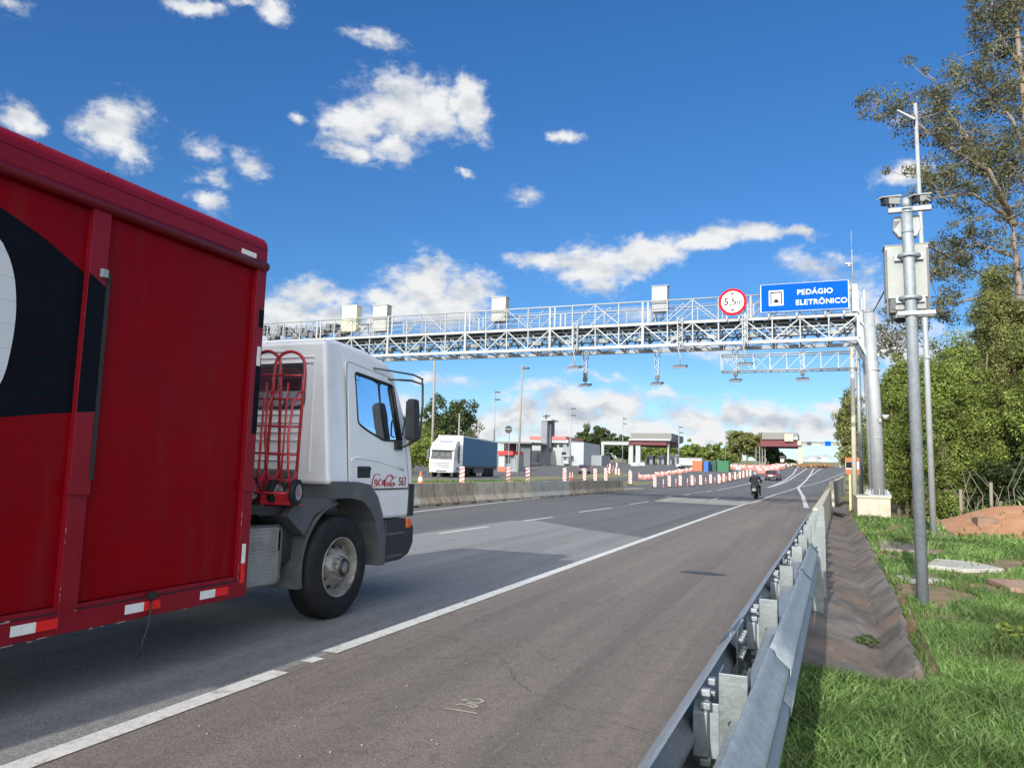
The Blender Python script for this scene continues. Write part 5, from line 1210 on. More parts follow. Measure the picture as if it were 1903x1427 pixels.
for y in (0.0, 1.30):
    b = MB(); b.lathe((0, y, .28), 'X', [(-.05, .20), (-.06, .25), (-.03, .28), (.03, .28), (.06, .25), (.05, .20)], 24); wl = b.build('wheel', RUBBER, bk)
    b = MB(); b.lathe((0, y, .28), 'X', [(-.04, .20), (-.02, .16), (-.03, .04), (.03, .04), (.02, .16), (.04, .20)], 16); b.build('rim', DARKM, wl)
b = MB(); b.prism([(-.28, .62), (-.20, .80), (.30, .84), (.75, .74), (.80, .40), (1.0, .42), (1.12, .95), (1.05, 1.02), (.92, .60), (.70, .30), (.10, .34), (-.10, .46)], 'X', -.15, .15); b.build('body', BIKEB, bk, bevel=.05, seg=3)
b = MB(); b.prism([(-.25, .80), (.55, .82), (.50, .88), (.1, .90), (-.22, .88)], 'X', -.14, .14); b.build('seat', BLACKP, bk, bevel=.03)
b = MB(); b.box(-.12, -.36, .50, .10, -.34, .66); b.build('number_plate', mat('plate', (.34, .34, .34), .5), bk)
b = MB(); b.box(.02, -.31, .70, .10, -.285, .74); b.build('tail_light', SRED, bk)
b = MB(); b.bar((-.1, -.1, .45), (-.08, -.36, .50), .03); b.box(-.25, .02, .36, -.17, .5, .62); b.box(.17, .02, .36, .25, .5, .62); b.build('side_pannier', BLACKP, bk, bevel=.03)
b = MB(); b.tube([(-.34, .92, 1.02), (-.20, 1.0, 1.05), (0, 1.04, 1.03), (.20, 1.0, 1.05), (.34, .92, 1.02)], .017, 6); b.tube([(0, 1.30, .28), (0, 1.02, 1.0)], .03, 8); b.build('handlebar', BLACKP, bk)
for s_ in (-1, 1): b = MB(); b.tube([(s_*.24, .98, 1.05), (s_*.32, .96, 1.20)], .010, 5); b.ball((s_*.34, .95, 1.23), .06, .02, .045, 8, 6); b.build('mirror', BLACKP, bk)
rd = thing('person', (mp_.x, mp_.y, mp_.z), 'rider in a bulky black jacket and grey helmet sitting on the scooter', 'person', local=True, rz=R_(-2))
V = [(0, .12, .92, (.17, .14)), (0, .16, 1.12, (.19, .14)), (0, .22, 1.34, (.21, .14)), (0, .25, 1.46, (.09, .08)),
     (-.20, .24, 1.41, .085), (-.33, .34, 1.20, .065), (-.33, .66, 1.08, .050), (-.32, .90, 1.04, .036), (.20, .24, 1.41, .085), (.33, .34, 1.20, .065), (.33, .66, 1.08, .050), (.32, .90, 1.04, .036),
     (-.13, .20, .86, .11), (-.25, .58, .82, .085), (-.25, .62, .45, .06), (-.25, .66, .26, .05), (-.25, .82, .22, .04), (.13, .20, .86, .11), (.25, .58, .82, .085), (.25, .62, .45, .06), (.25, .66, .26, .05), (.25, .82, .22, .04)]
E_ = [(0,1),(1,2),(2,3),(2,4),(4,5),(5,6),(6,7),(2,8),(8,9),(9,10),(10,11),(0,12),(12,13),(13,14),(14,15),(15,16),(0,17),(17,18),(18,19),(19,20),(20,21)]
skin_body('clothing', V, E_, CLOTHB, rd)
b = MB(); b.ball((0, .27, 1.63), .125, .145, .145, 18, 12); b.build('helmet', HELM, rd)
b = MB(); b.box(-.09, .38, 1.58, .09, .415, 1.68); b.box(-.126, .2, 1.49, .126, .36, 1.545); b.build('visor', BLACKP, rd, bevel=.02)
b = MB()
for s_ in (-1, 1):
    for k in range(4): b.tube([(s_*(.27 + k*.022), .88, 1.05), (s_*(.27 + k*.022), .94, 1.045), (s_*(.27 + k*.022), .95, 1.01 - .004*k)], .011, 6)
    b.tube([(s_*.26, .88, 1.04), (s_*.25, .92, 1.01)], .011, 6); b.ball((s_*.305, .87, 1.045), .05, .05, .025, 8, 6)
b.build('gloves', BLACKP, rd)

# ------------------------------------------------------------------ cars
def car(px, py, rz, body, lab, L_=4.0, W_=1.7, H_=1.45, pick=False):
    p = gp(px, py); c = thing('car', p, lab, 'car', local=True, rz=rz)
    prof = [(-L_/2, .35), (-L_/2, .80), (-L_/2 + .25, .98), (-L_/2 + .6, H_), (.35, H_ - .02), (1.0, .98), (L_/2 - .1, .85), (L_/2, .6), (L_/2, .3)] if not pick else [(-L_/2, .40), (-L_/2, 1.0), (-.35, 1.0), (-.2, H_), (.8, H_), (1.35, 1.02), (L_/2 - .1, .92), (L_/2, .6), (L_/2, .35)]
    b = MB(); b.prism(prof, 'X', -W_/2, W_/2)
    b.xf(lambda v: Vector((v.x * (1 - .18 * max(0, (v.z - .95)) / .5), v.y, v.z))); b.build('body', body, c, bevel=.06, seg=3)
    b = MB()
    z0, z1 = 1.0, H_ - .08
    yb0, yb1 = (-L_/2 + .24, -L_/2 + .56) if not pick else (-.36, -.22)
    b.quad((-W_/2*.80, yb0 - .03, z0), (W_/2*.80, yb0 - .03, z0), (W_/2*.72, yb1 - .03, z1), (-W_/2*.72, yb1 - .03, z1))
    b.build('rear_window', BDK, c)
    b = MB(); b.quad((-W_/2*.72, .43, z1), (W_/2*.72, .43, z1), (W_/2*.80, .99, z0 + .02), (-W_/2*.80, .99, z0 + .02)); b.build('windscreen', BDK, c)
    for s_ in (-1, 1):
        b = MB(); X = s_ * (W_/2 + .004); ya = yb0 + .25
        b.poly([(X*.985, ya, z0), (X*.985, .85, z0), (X*.90, .33, z1), (X*.90, ya + .2, z1)] if s_ > 0 else [(X*.985, ya, z0), (X*.90, ya + .2, z1), (X*.90, .33, z1), (X*.985, .85, z0)]); b.build('side_window', BDK, c)
        b = MB(); b.box(s_*W_/2 - .18 if s_ > 0 else -W_/2 + .02, -L_/2 - .02, .68, s_*W_/2 - .02 if s_ > 0 else -W_/2 + .18, -L_/2 + .02, .88); b.build('tail_light', SRED, c)
        for y in (-L_/2 + .75, L_/2 - .8):
            b = MB(); b.lathe((s_*(W_/2 - .10), y, .31), 'X', [(-.10, .2), (-.10, .30), (.10, .30), (.10, .2)], 18); b.disc((s_*(W_/2 + .002), y, .31), 'X', .2, 12); b.build('wheel', RUBBER, c)
    b = MB(); b.box(-W_/2 + .02, -L_/2 - .04, .28, W_/2 - .02, -L_/2 + .1, .56); b.build('bumper', BLACKP if not pick else body, c, bevel=.03)
    b = MB(); b.box(-.28, -L_/2 - .05, .60, .28, -L_/2 - .01, .78); b.build('number_plate', REFW, c)
    return c
CARD = mat('car_maroon', (.10, .025, .035), .3, coat=.5); CARW = mat('car_white', (.45, .46, .47), .3, coat=.5); CARG = mat('car_dark', (.05, .055, .065), .3, coat=.5)
car(1437, 892.5, R_(-7), CARD, 'dark red hatchback driving away in the toll lane beyond the scooter')
car(1086, 880, R_(12), CARG, 'dark car behind the row of panels to the right of the office building')
car(1279, 871, R_(75), CARW, 'white pickup parked across the plaza beside the orange container', 4.8, 1.8, 1.65, True)
# ------------------------------------------------------------------ white lorry with blue curtain trailer
a_ = Vector((-33.4, 65.2, 0)); a_.z = zt(a_.x, a_.y)
lo = thing('articulated_lorry', a_, 'white cab lorry with dark blue curtain trailer facing the camera behind the barriers', 'lorry', local=True, rz=R_(9))
b = MB(); P = [(0, .45), (-.04, 1.5), (.05, 2.0), (.32, 2.85), (.75, 3.35), (1.4, 3.6), (2.15, 3.62), (2.15, .45)]; b.prism(P, 'X', -1.23, 1.23); cb2 = b.build('cab', WHITE, lo, bevel=.10, seg=3)
b = MB(); b.poly([(-1.08, -.03, 1.72), (1.08, -.03, 1.72), (1.05, .265, 2.62), (-1.05, .265, 2.62)]); b.xf(lambda v: Vector((v.x, v.y - .035, v.z)))
b.build('windscreen', BDK, cb2)
b = MB(); b.box(-1.15, -.05, 2.62, 1.15, .28, 2.74); b.build('sun_visor', WHITE, cb2, bevel=.02)
b = MB()
for z in (.98, 1.16, 1.34): b.box(-.85, -.075, z, .85, -.02, z + .07)
b.box(-.55, -.06, .56, .55, -.01, .70); b.build('grille', DARKM, cb2)
for s_ in (-1, 1):
    b = MB(); b.box(s_*.98 - .18, -.07, .55, s_*.98 + .18, -.01, .76); b.build('headlight', REFW, cb2, bevel=.03)
    b = MB(); b.box(s_*1.42 - .12, .05, 1.75, s_*1.42 + .12, .22, 2.65); b.bar((s_*1.2, .15, 2.6), (s_*1.4, .12, 2.6), .05); b.build('mirror', GREYP, cb2, bevel=.04)
    b = MB(); X = s_*1.236; b.poly([(X, .35, 1.75), (X, 1.2, 1.75), (X, 1.2, 2.45), (X, .50, 2.45)][::s_]); b.build('side_window', BDK, cb2)
    b = MB(); b.box(s_*1.24 - .02, 1.35, 1.4, s_*1.24 + .02, 1.9, 3.1); b.build('side_fairing', GREYP, cb2)
    for y in (1.25, ): b = MB(); b.lathe((s_*1.08, y, .5), 'X', [(-.15, .28), (-.15, .5), (.15, .5), (.15, .28)], 22); b.disc((s_*1.21, y, .5), 'X', .28, 14); b.build('wheel', RUBBER, lo)
b = MB(); b.box(-.7, .35, 3.62, .7, .8, 3.74); b.build('roof_hatch', WHITE, cb2, bevel=.03)
b = MB(); b.box(-1.29, 2.75, 1.12, 1.29, 2.85, 4.12); b.box(-1.30, 2.72, 4.0, 1.30, 17.2, 4.14); b.box(-1.29, 17.1, 1.12, 1.29, 17.2, 4.0); b.build('bulkhead', WHITE, lo)
b = MB()
for s_ in (-1, 1):
    n = 60; vs = []
    for i in range(n + 1):
        y = 2.86 + i * 14.2 / n; vs += [(s_*(1.275 + .018*math.sin(i*2.2)), y, 1.15), (s_*(1.275 + .008*math.sin(i*2.2 + 1)), y, 4.0)]
    b.add(vs, [(2*i, 2*i+1, 2*i+3, 2*i+2) for i in range(n)], False)
b.build('curtain', CLTH, lo)
b = MB(); b.box(-1.2, 2.2, .95, 1.2, 17.1, 1.14); b.box(-.5, 1.9, .5, .5, 16.8, .95); b.build('chassis', BLACKP, lo)
for y in (3.9, 5.2, 12.6, 13.9, 15.2):
    for s_ in (-1, 1): b = MB(); b.lathe((s_*1.02, y, .5), 'X', [(-.22, .28), (-.22, .5), (.22, .5), (.22, .28)], 20); b.disc((s_*1.22, y, .5), 'X', .28, 12); b.build('wheel', RUBBER, lo)
b = MB(); b.box(-1.25, 7.2, .45, -1.2, 11.3, .9); b.box(1.2, 7.2, .45, 1.25, 11.3, .9); b.build('side_guard', DARKM, lo)

# ------------------------------------------------------------------ traffic panels, cones, barriers
def tri_stripes(b, w_, z0, z1, y, up=1):
    n = 4; h = (z1 - z0) / n
    for i in range(n):
        za = z0 + i*h
        P = [(-w_, za), (w_, za + h*.55), (w_, za + h), (-w_, za + h*.45)]
        b.poly([(x, y, z) for x, z in P])
pn = thing('striped_marker', (0, 0, 0), None, None, local=True)
b = MB(); b.box(-.15, -.02, .10, .15, .02, 1.12); b.build('panel', DWH, pn, bevel=.01)
b = MB(); tri_stripes(b, .148, .12, 1.10, -.0225); b.build('stripes', DREDW, pn)
b = MB(); b.box(-.24, -.18, 0, .24, .18, .11); b.build('base', BLACKP, pn, bevel=.03)
cn = thing('tubular_marker', (0, 0, 0), None, None, local=True)
b = MB(); b.lathe((0, 0, 0), 'Z', [(.04, .06), (.85, .045), (.90, .0)], 12); b.build('tube', DREDW, cn)
b = MB(); b.lathe((0, 0, 0), 'Z', [(.45, .054), (.58, .052)], 12); b.lathe((0, 0, 0), 'Z', [(.68, .051), (.78, .049)], 12); b.build('reflective_band', DWH, cn)
b = MB(); b.lathe((0, 0, 0), 'Z', [(0, .20), (.04, .20), (.05, .06)], 12); b.build('base', BLACKP, cn)
def C4(x, y): return (1080 + x / 5.008, 840 + y / 5.008)
def C5(x, y): return (740 + x / 4.325, 720 + y / 4.325)
used = {}
def put(proto, px, py, lab, cat, grp, Y=None, s=1.0, rz=0):
    if Y is None: p = gp(px, py)
    else: p = wy(px, py, Y); p.z = zt(p.x, p.y)
    k = proto.name; o = proto if not used.get(k) else copy_tree(proto); used[k] = True
    o.location = p; o.scale = (s, s, s); o.rotation_euler = (0, 0, rz + random.uniform(-.12, .12)); tag(o, lab, cat, grp); return o
LN = 'red and white striped panel in the long line that runs along the left lane to the toll plaza'
ordn = ['first', 'second', 'third', 'fourth', 'fifth', 'sixth', 'seventh', 'eighth', 'ninth', 'tenth', 'eleventh', 'twelfth', 'thirteenth', 'fourteenth', 'fifteenth', 'sixteenth']
front = [(685,333),(820,327),(922,320),(1032,317),(1112,312),(1205,298),(1283,296),(1328,283),(1383,270),(1433,260),(1477,252),(1510,245),(1545,236),(1575,228)]
for i, (x, y) in enumerate(front):
    put(pn, *C4(x, y), '%s striped panel from the barrier end in the row beside the left lane' % ordn[i], 'traffic panel', 'striped panels along the left lane')
posts = [(765,338),(882,326),(990,320),(1060,310),(1160,306),(1245,298),(1300,292),(1352,282),(1408,268),(1455,256)]
for i, (x, y) in enumerate(posts):
    put(cn, *C4(x, y), '%s slim red post from the left among the striped panels' % ordn[i], 'traffic post', 'slim red posts between the panels')
back = [(512,752,42,'traffic panel just right of the white lorry cab, behind the stained barrier'),(885,742,50,'panel behind the barrier below the red roofed kiosk'),(1040,738,50,'panel behind the barrier right of the tall lamp post'),(1337,738,62,'panel left of the pair of slim posts behind the brown barrier'),(1497,736,68,'panel behind the brown barrier under the dark car'),(1583,736,68,'panel behind the brown barrier, right of the dark car'),(1668,734,70,'panel behind the brown barrier in front of the white portal leg'),(1865,736,70,'panel behind the end of the brown barrier')]
for x, y, Y, lab in back:
    px, py = C5(x, y); put(pn, px, py, lab, 'traffic panel', 'striped panels behind the concrete barriers', Y=Y, s=1.05)
for i, (x, y, Y) in enumerate([(1380, 738, 62), (1400, 738, 64)]): put(cn, *C5(x, y), ('left' if i == 0 else 'right') + ' one of the pair of slim posts behind the brown barrier', 'traffic post', 'slim posts behind the barriers', Y=Y)
px, py = C5(210, 765); cone = thing('traffic_cone', (0, 0, 0), 'orange and white cone on the barrier line in front of the white lorry', 'traffic cone', local=True)
b = MB(); b.lathe((0, 0, 0), 'Z', [(.03, .17), (.85, .05), (.88, 0)], 18); b.build('cone', ORANGE, cone); b = MB(); b.lathe((0, 0, 0), 'Z', [(.42, .118), (.62, .086)], 18); b.lathe((0, 0, 0), 'Z', [(.16, .155), (.26, .14)], 18); b.build('reflective_band', DWH, cone)
b = MB(); b.box(-.22, -.22, 0, .22, .22, .035); b.build('base', ORANGE, cone, bevel=.02); p = wy(px, py, 31); cone.location = (p.x - .2, 31, .42); cone.scale = (1, 1, 1)
bx = MB(); bx.box(p.x - .6, 30.6, -.05, p.x + .2, 31.4, .42); bx.build('concrete_block', CONC, label='low concrete block behind the stained barrier carrying the orange cone', cat='block', bevel=.03)
# mid cluster and low plastic barriers
cl = [(215,190),(232,215),(262,205),(290,200),(322,215),(350,220),(245,150),(330,150),(455,248),(537,244),(232,248),(268,160),(300,170)]
for i, (x, y) in enumerate(cl):
    put(pn if i % 3 else cn, *C4(x, y), 'striped marker in the tight cluster before the white portal, %s from the left' % ordn[sorted(cl).index((x, y))], 'traffic marker', 'striped markers clustered on the plaza')
wb = thing('plastic_barrier', (0, 0, 0), None, None, local=True)
b = MB(); b.prism([(-.22, 0), (-.22, .2), (-.10, .45), (-.08, .85), (.08, .85), (.10, .45), (.22, .2), (.22, 0)], 'X', -.85, .85); b.xf(lambda v: Vector((v.x, v.y, v.z))); b.build('body', PINKP, wb, bevel=.03)
b = MB(); b.box(-.84, -.23, .3, -.3, -.10, .8) if False else b.box(-.75, -.125, .5, -.25, -.085, .78); b.box(.25, -.125, .5, .75, -.085, .78); b.build('reflective_band', DWH, wb)
lowb = [(575,252),(650,247),(600,250),(735,225),(775,215),(720,222),(840,205),(905,200),(930,188),(960,188),(1000,180),(1045,170),(1075,168),(1100,166)]
for i, (x, y) in enumerate(lowb):
    o = put(wb, *C4(x, y), 'low red and white plastic barrier on the plaza, number %d of the curved row counted from the left' % (sorted(lowb).index((x, y)) + 1), 'plastic barrier', 'low plastic barriers curving over the plaza', s=.72)
    o['label'] = 'small plastic barrier in the curved plaza row, %s from its left end' % ordn[sorted(lowb).index((x, y))]
def C6(x, y): return (1340 + x / 6.343, 840 + y / 6.343)
far = [(150,185),(205,190),(255,185),(300,195),(345,190),(390,200),(430,190),(470,205),(500,235),(530,195),(560,215),(590,190),(620,205),(650,180),(680,178),(700,170)]
for i, (x, y) in enumerate(far):
    px, py = C6(x, y + 20); o = put(wb, px, py, 'reddish plastic barrier before the right toll canopy, %s from the left of its line' % ordn[i], 'plastic barrier', 'reddish plastic barriers before the right toll canopy', s=1.25)
fw = [(195,186),(230,188),(60,205),(20,208),(45,160),(110,160)]
for i, (x, y) in enumerate([(1226, 160), (1335, 162), (1480, 168), (1440, 145), (500, 130), (560, 128)]):
    p = gp(*C4(x, y)); b = MB(); b.prism([(p.x - .9, p.z), (p.x - .9, p.z + .5), (p.x - .7, p.z + .8), (p.x + .7, p.z + .8), (p.x + .9, p.z + .5), (p.x + .9, p.z)], 'Y', p.y - .2, p.y + .2)
    b.build('barrier_block', BWH, label=['white block standing in front of the blue toilet', 'white block in front of the green container', 'white block right of the green container', 'white block behind the right end of the green container', 'white block left of the toll pillars', 'white block between the toll pillars'][i], cat='barrier', group='white blocks on the plaza', bevel=.05)

# ------------------------------------------------------------------ toll plaza and buildings in the distance
def wbox(b, x0, y0, x1, y1, Y, d, grow=0):
    a = wy(x0, y1, Y); c = wy(x1, y0, Y); b.box(a.x, Y, a.z - grow, c.x, Y + d, c.z); return a, c
def fbox(mt, name, par, x0, y0, x1, y1, Y, d=.5, grow=0):
    b = MB(); wbox(b, x0, y0, x1, y1, Y, d, grow); return b.build(name, mt, par)
Y = 185
t = thing('toll_canopy', wy(1210, 862, Y), 'left toll canopy with grey roof band and dark red fascia on white pillars', 'canopy')
fbox(BROOF, 'roof', t, 1172, 805, 1248, 816, Y, 18); fbox(BRED, 'fascia', t, 1171, 817, 1239, 826.5, Y + .6, 17); fbox(BWH, 'edge_beam', t, 1168, 815.8, 1246, 818, Y - .1, 17)
for x0, x1, y1 in ((1168, 1176.5, 864), (1181, 1190, 862), (1240, 1243, 864)): fbox(BWH, 'pillar', t, x0, 820, x1, y1, Y + (1 if x0 < 1200 else 2), 1.2, 1)
t = thing('portal_frame', wy(1118, 862, Y), 'plain white concrete portal joined to the left side of the toll canopy', 'portal')
fbox(BWH, 'beam', t, 1117, 822, 1168, 826, Y, 1); fbox(BWH, 'leg', t, 1117, 826, 1122, 864, Y, 1, 1); fbox(BROOF, 'cap', t, 1118, 820, 1170, 822, Y + .1, .8)
for i, (x0, x1) in enumerate(((1200, 1213), (1222, 1234), (1245, 1258))):
    t = thing('toll_booth', wy(x0, 862, Y + 8), ['small grey toll booth beside the white pillars', 'grey toll booth in the middle under the left canopy', 'grey toll booth at the right end of the left canopy'][i], 'booth', 'toll booths under the left canopy')
    fbox(BGR, 'wall', t, x0, 848, x1, 864, Y + 8, 3, 1); fbox(BDK, 'door', t, x0 + 3, 852, x0 + 7, 864, Y + 7.95, .05); fbox(BWH, 'roof', t, x0 - 1, 846, x1 + 1, 848, Y + 7.8, 3.4)
Y = 200
t = thing('toll_canopy', wy(1450, 866, Y), 'right toll canopy with grey roof band and dark red fascia before the big pillar', 'canopy')
fbox(BROOF, 'roof', t, 1416, 804, 1483, 816, Y, 16); fbox(BRED, 'fascia', t, 1413, 815, 1482, 829, Y + .5, 15); fbox(CONC, 'panel', t, 1458, 806, 1474, 820, Y - .3, .3); fbox(BWH, 'panel', t, 1475, 812, 1483, 817, Y - .2, .2)
fbox(CONCN, 'pillar', t, 1484, 825, 1491, 868, Y + 1, 1.5, 1); fbox(CONCN, 'beam', t, 1482, 819, 1489, 827, Y, 2)
for x in (1411, 1416, 1421): fbox(BROOF, 'post', t, x, 829, x + 1.4, 866, Y + 2, .3, 1)
t = thing('sign_gantry', wy(1530, 866, Y), 'pale far gantry with small blue and grey signs right of the toll canopy', 'gantry')
fbox(BROOF, 'beam', t, 1489, 821.5, 1584, 823, Y + 2, .5); fbox(CONC, 'beam', t, 1489, 825.5, 1584, 827, Y + 2, .5)
b = MB()
for i in range(16): x = 1490 + i*6; a = wy(x, 822, Y + 2.2); c = wy(x + 6, 826.5, Y + 2.2); b.bar(a, c, .18)
b.build('lattice', BROOF, t); fbox(BGR, 'leg', t, 1560, 827, 1561.6, 862, Y + 2, .4, 1); fbox(BGR, 'leg', t, 1571.5, 827, 1573, 862, Y + 2, .4, 1)
fbox(SBLUE, 'blue_sign', t, 1533, 820, 1544, 828.5, Y + 1.6, .2); fbox(SGREY, 'grey_sign', t, 1500, 821, 1507.5, 827, Y + 1.6, .2)
t = thing('message_board', wy(1453, 862, 190), 'small dark message board with a white lower panel left of the big pillar', 'sign'); fbox(SGREY, 'board', t, 1449, 847, 1459, 853, 190, .6); fbox(SWHITE, 'panel', t, 1450.5, 853, 1457, 858, 190, .5); fbox(SGREY, 'post', t, 1451, 858, 1453, 864, 190, .3, 1)
# rubble round the pillar foot
for i, (x, lab) in enumerate(((1487, 'brown rubble piled round the foot of the big pillar'), (1516, 'brown rubble and yellow machinery in the middle of the far lanes'), (1529, 'low brown rubble heap at the right of the far lanes'), (1473, 'pale rubble left of the big pillar'))):
    p = wy(x, 866, 196); z = zt(p.x, 196); b = MB()
    for k in range(22): q = (p.x + random.gauss(0, 1.0), 196 + random.uniform(-1.5, 1.5), z + random.uniform(0, .7)); b.ball(q, random.uniform(.2, .55), n=6, m=5)
    b.xf(lambda v: v + .2 * mnoise.noise_vector(v * 2)); b.build('rubble_heap', mat('rubble', (.20, .11, .05) if i < 3 else (.36, .33, .28), .9, var=.3, scale=3), label=lab, cat='rubble', group='rubble heaps on the far lanes')
# office building
Y = 165
t = thing('office_building', wy(1040, 862, Y), 'two storey white office building with coral roof band beyond the plaza', 'building')
fbox(BWH, 'wall', t, 988, 822, 1085, 862, Y, 14, 2); fbox(BPINK, 'roof_band', t, 984, 811, 1052, 817, Y - 1, 14); fbox(BWH, 'roof_band', t, 984, 817, 1056, 822, Y - .9, 14); fbox(BGR, 'wall', t, 1046, 822, 1058, 848, Y - .2, .2)
for x0, x1, y0, y1 in ((1019, 1034.5, 823.5, 830), (1039, 1045.5, 823.5, 830), (1053, 1057, 824, 830), (1044, 1052, 840, 845), (988, 1000, 838, 857)): fbox(BDK if x0 != 988 else BGR, 'window', t, x0, y0, x1, y1, Y - .25, .2)
for x in (1002, 1030, 1043): fbox(BGR, 'seam', t, x, 838, x + .4, 861, Y - .04, .04)
fbox(BGR, 'porch', t, 1043, 845.5, 1057, 862, Y - 2, 2); fbox(BWH, 'porch_roof', t, 1043, 846, 1060, 848, Y - 2.4, 2.4); fbox(BDK, 'door', t, 1048, 850, 1052, 855, Y - 2.05, .05); fbox(BWH, 'door', t, 1046.5, 855, 1056, 861.5, Y - 2.1, .1)
t = thing('chimney_tower', wy(1014, 862, Y), 'tall square grey stair tower with a small mast in front of the office', 'tower')
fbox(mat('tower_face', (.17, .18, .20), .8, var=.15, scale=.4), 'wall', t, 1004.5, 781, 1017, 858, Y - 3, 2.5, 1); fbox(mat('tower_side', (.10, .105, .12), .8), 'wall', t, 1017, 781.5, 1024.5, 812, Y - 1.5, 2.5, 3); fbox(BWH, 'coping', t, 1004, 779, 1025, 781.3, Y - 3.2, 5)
b = MB(); a = wy(1015, 780, Y); b.bar(a, a + Vector((0, 0, 1.2)), .3); b.bar(a + Vector((-.8, 0, .8)), a + Vector((.9, 0, .9)), .25); b.build('mast', SGREY, t)
Y = 150
t = thing('open_shed', wy(955, 862, Y), 'dark open sided shed left of the office building', 'building')
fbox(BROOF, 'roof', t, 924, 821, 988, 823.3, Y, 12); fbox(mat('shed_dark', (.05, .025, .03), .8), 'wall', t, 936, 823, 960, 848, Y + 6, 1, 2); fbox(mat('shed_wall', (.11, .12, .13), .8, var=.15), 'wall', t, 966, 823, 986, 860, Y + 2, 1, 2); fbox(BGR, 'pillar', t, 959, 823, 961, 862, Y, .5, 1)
t = thing('low_building', wy(1085, 862, 170), 'low grey building with a thin flat roof right of the office', 'building')
fbox(BGR, 'wall', t, 1058, 846, 1118, 862, 170, 8, 2); fbox(BWH, 'roof', t, 1056, 833, 1086, 836, 168, 8); fbox(BDK, 'window', t, 1062, 836, 1084, 843, 169.8, .2)
Y = 120
t = thing('kiosk', wy(940, 870, Y), 'small white kiosk with a bright red roof behind the lorry trailer', 'kiosk')
fbox(RROOF, 'roof', t, 924, 838, 953, 845, Y - .4, 5); fbox(BWH, 'wall', t, 926, 845, 938, 868, Y, 4, 1); fbox(BDK, 'window', t, 940, 848, 948, 860, Y + .5, .1); fbox(BGR, 'wall', t, 938, 845, 962, 870, Y + .7, 3, 1)
for x in (939, 948, 956): fbox(BWH, 'frame', t, x, 846, x + 1.2, 869, Y + .3, .1)
fbox(ORANGE if False else mat('brick', (.34, .13, .08), .9), 'plinth', t, 924, 867, 940, 875, Y - .2, 1, 1)
car(988, 858, R_(80), CARG, 'dark car parked in front of the office building')
# containers and toilet
def boxc(x0, y0, x1, y1, Y, mt, nm, lab, cat):
    t = thing(nm, wy((x0+x1)/2, y1, Y), lab, cat); b = MB(); a, c = wbox(b, x0, y0, x1, y1, Y, 3.5, .8)
    o = b.build('body', mt, t); b = MB(); n = max(4, int((c.x - a.x) / .35))
    for i in range(n): x = a.x + (i + .25) * (c.x - a.x) / n; b.box(x, Y - .05, a.z + .1, x + .12, Y, c.z - .1)
    b.build('ribs', mt, t); b = MB(); b.box(a.x - .05, Y - .06, c.z - .08, c.x + .05, Y + 3.5, c.z + .08); b.build('roof', mt, t)
boxc(1287, 857, 1305, 873, 150, mat('c_orange', (.42, .12, .04), .6), 'container', 'orange metal container left of the blue toilet', 'container')
boxc(1307.5, 858, 1316, 873, 148, mat('c_blue', (.015, .10, .42), .5), 'portable_toilet', 'bright blue portable toilet between the containers', 'portable toilet')
boxc(1318, 857, 1331, 872, 152, mat('c_dgreen', (.012, .07, .05), .6), 'container', 'dark green container just right of the blue toilet', 'container')
boxc(1333, 857, 1354, 874, 150, mat('c_green', (.012, .12, .045), .6), 'container', 'green container at the right of the row', 'container')
boxc(1262, 852, 1304, 857, 160, BWH, 'site_office', 'long low white site hut behind the white pickup', 'hut')
# distant white sheds on the horizon
for i, (x0, x1) in enumerate(((1503, 1519), (1524, 1538))):
    p = wy(x0, 858, 900); z = zt(p.x, 900); fb = MB(); a = wy(x0, 860, 900); c = wy(x1, 853, 900); fb.box(a.x, 900, z - 3, c.x, 930, max(c.z, z + 4)); fb.build('warehouse', BWH, label=['white warehouse on the horizon left of the thin mast', 'white warehouse on the horizon right of the thin mast'][i], cat='warehouse', group='white warehouses on the horizon')
# road sign seen from behind
t = thing('round_sign', wy(945, 870, 100), 'round dark sign seen from behind above the red roofed kiosk', 'road sign')
c_ = wy(945, 798, 100); b = MB(); b.lathe((c_.x, 100, c_.z), 'Y', [(0, 0), (0, .56), (.03, .56), (.03, 0)], 24, False); b.build('plate', SGREY, t); b = MB(); b.box(c_.x - .55, 99.96, c_.z + .02, c_.x + .5, 99.995, c_.z + .1); b.build('bracket', GALVW, t)
b = MB(); b.bar((c_.x + .1, 100.1, zt(c_.x, 100)), (c_.x + .1, 100.1, c_.z + .3), .09); b.build('post', GALVD, t)
CONCP = mat('concrete_pole', (.24, .22, .19), .9, var=.1)
# lamp posts and masts
def lamp(px0, pyt, px1, pyb, Y, lab, r, heads=2, conc=False):
    T = wy(px0, pyt, Y); B_ = wy(px1, pyb, Y); B_.z = zt(B_.x, Y) - .2
    t = thing('lamp_post', B_, lab, 'lamp post', 'tall lamp posts around the plaza')
    b = MB(); b.tube([B_, T], [r, r*.6], 10); b.build('pole', CONCP if conc else GALV, t)
    for h in range(heads):
        b = MB(); z = T.z - .3 - h * 1.4; b.box(T.x + .1, Y - .3, z - .30, T.x + 1.0, Y + .3, z - .08); b.bar((T.x, Y, z), (T.x + .5, Y, z - .1), .10); b.build('lamp_head', DARKM, t, bevel=.03)
lamp(808, 664, 805, 806, 80, 'thick concrete pole rising behind the white lorry, cut off by the gantry', .19, 0, True)
lamp(854, 768, 853, 806, 95, 'short concrete pole sticking up behind the lorry trailer', .17, 0, True)
lamp(889, 783, 890, 812, 95, 'short pole at the right of the lorry trailer roof', .16, 0, True)
lamp(920, 724, 918, 860, 130, 'steel lamp post with two dark heads left of the round sign', .15)
lamp(971, 678, 963, 872, 100, 'tallest concrete lamp post, in front of the office building', .18, 1, True)
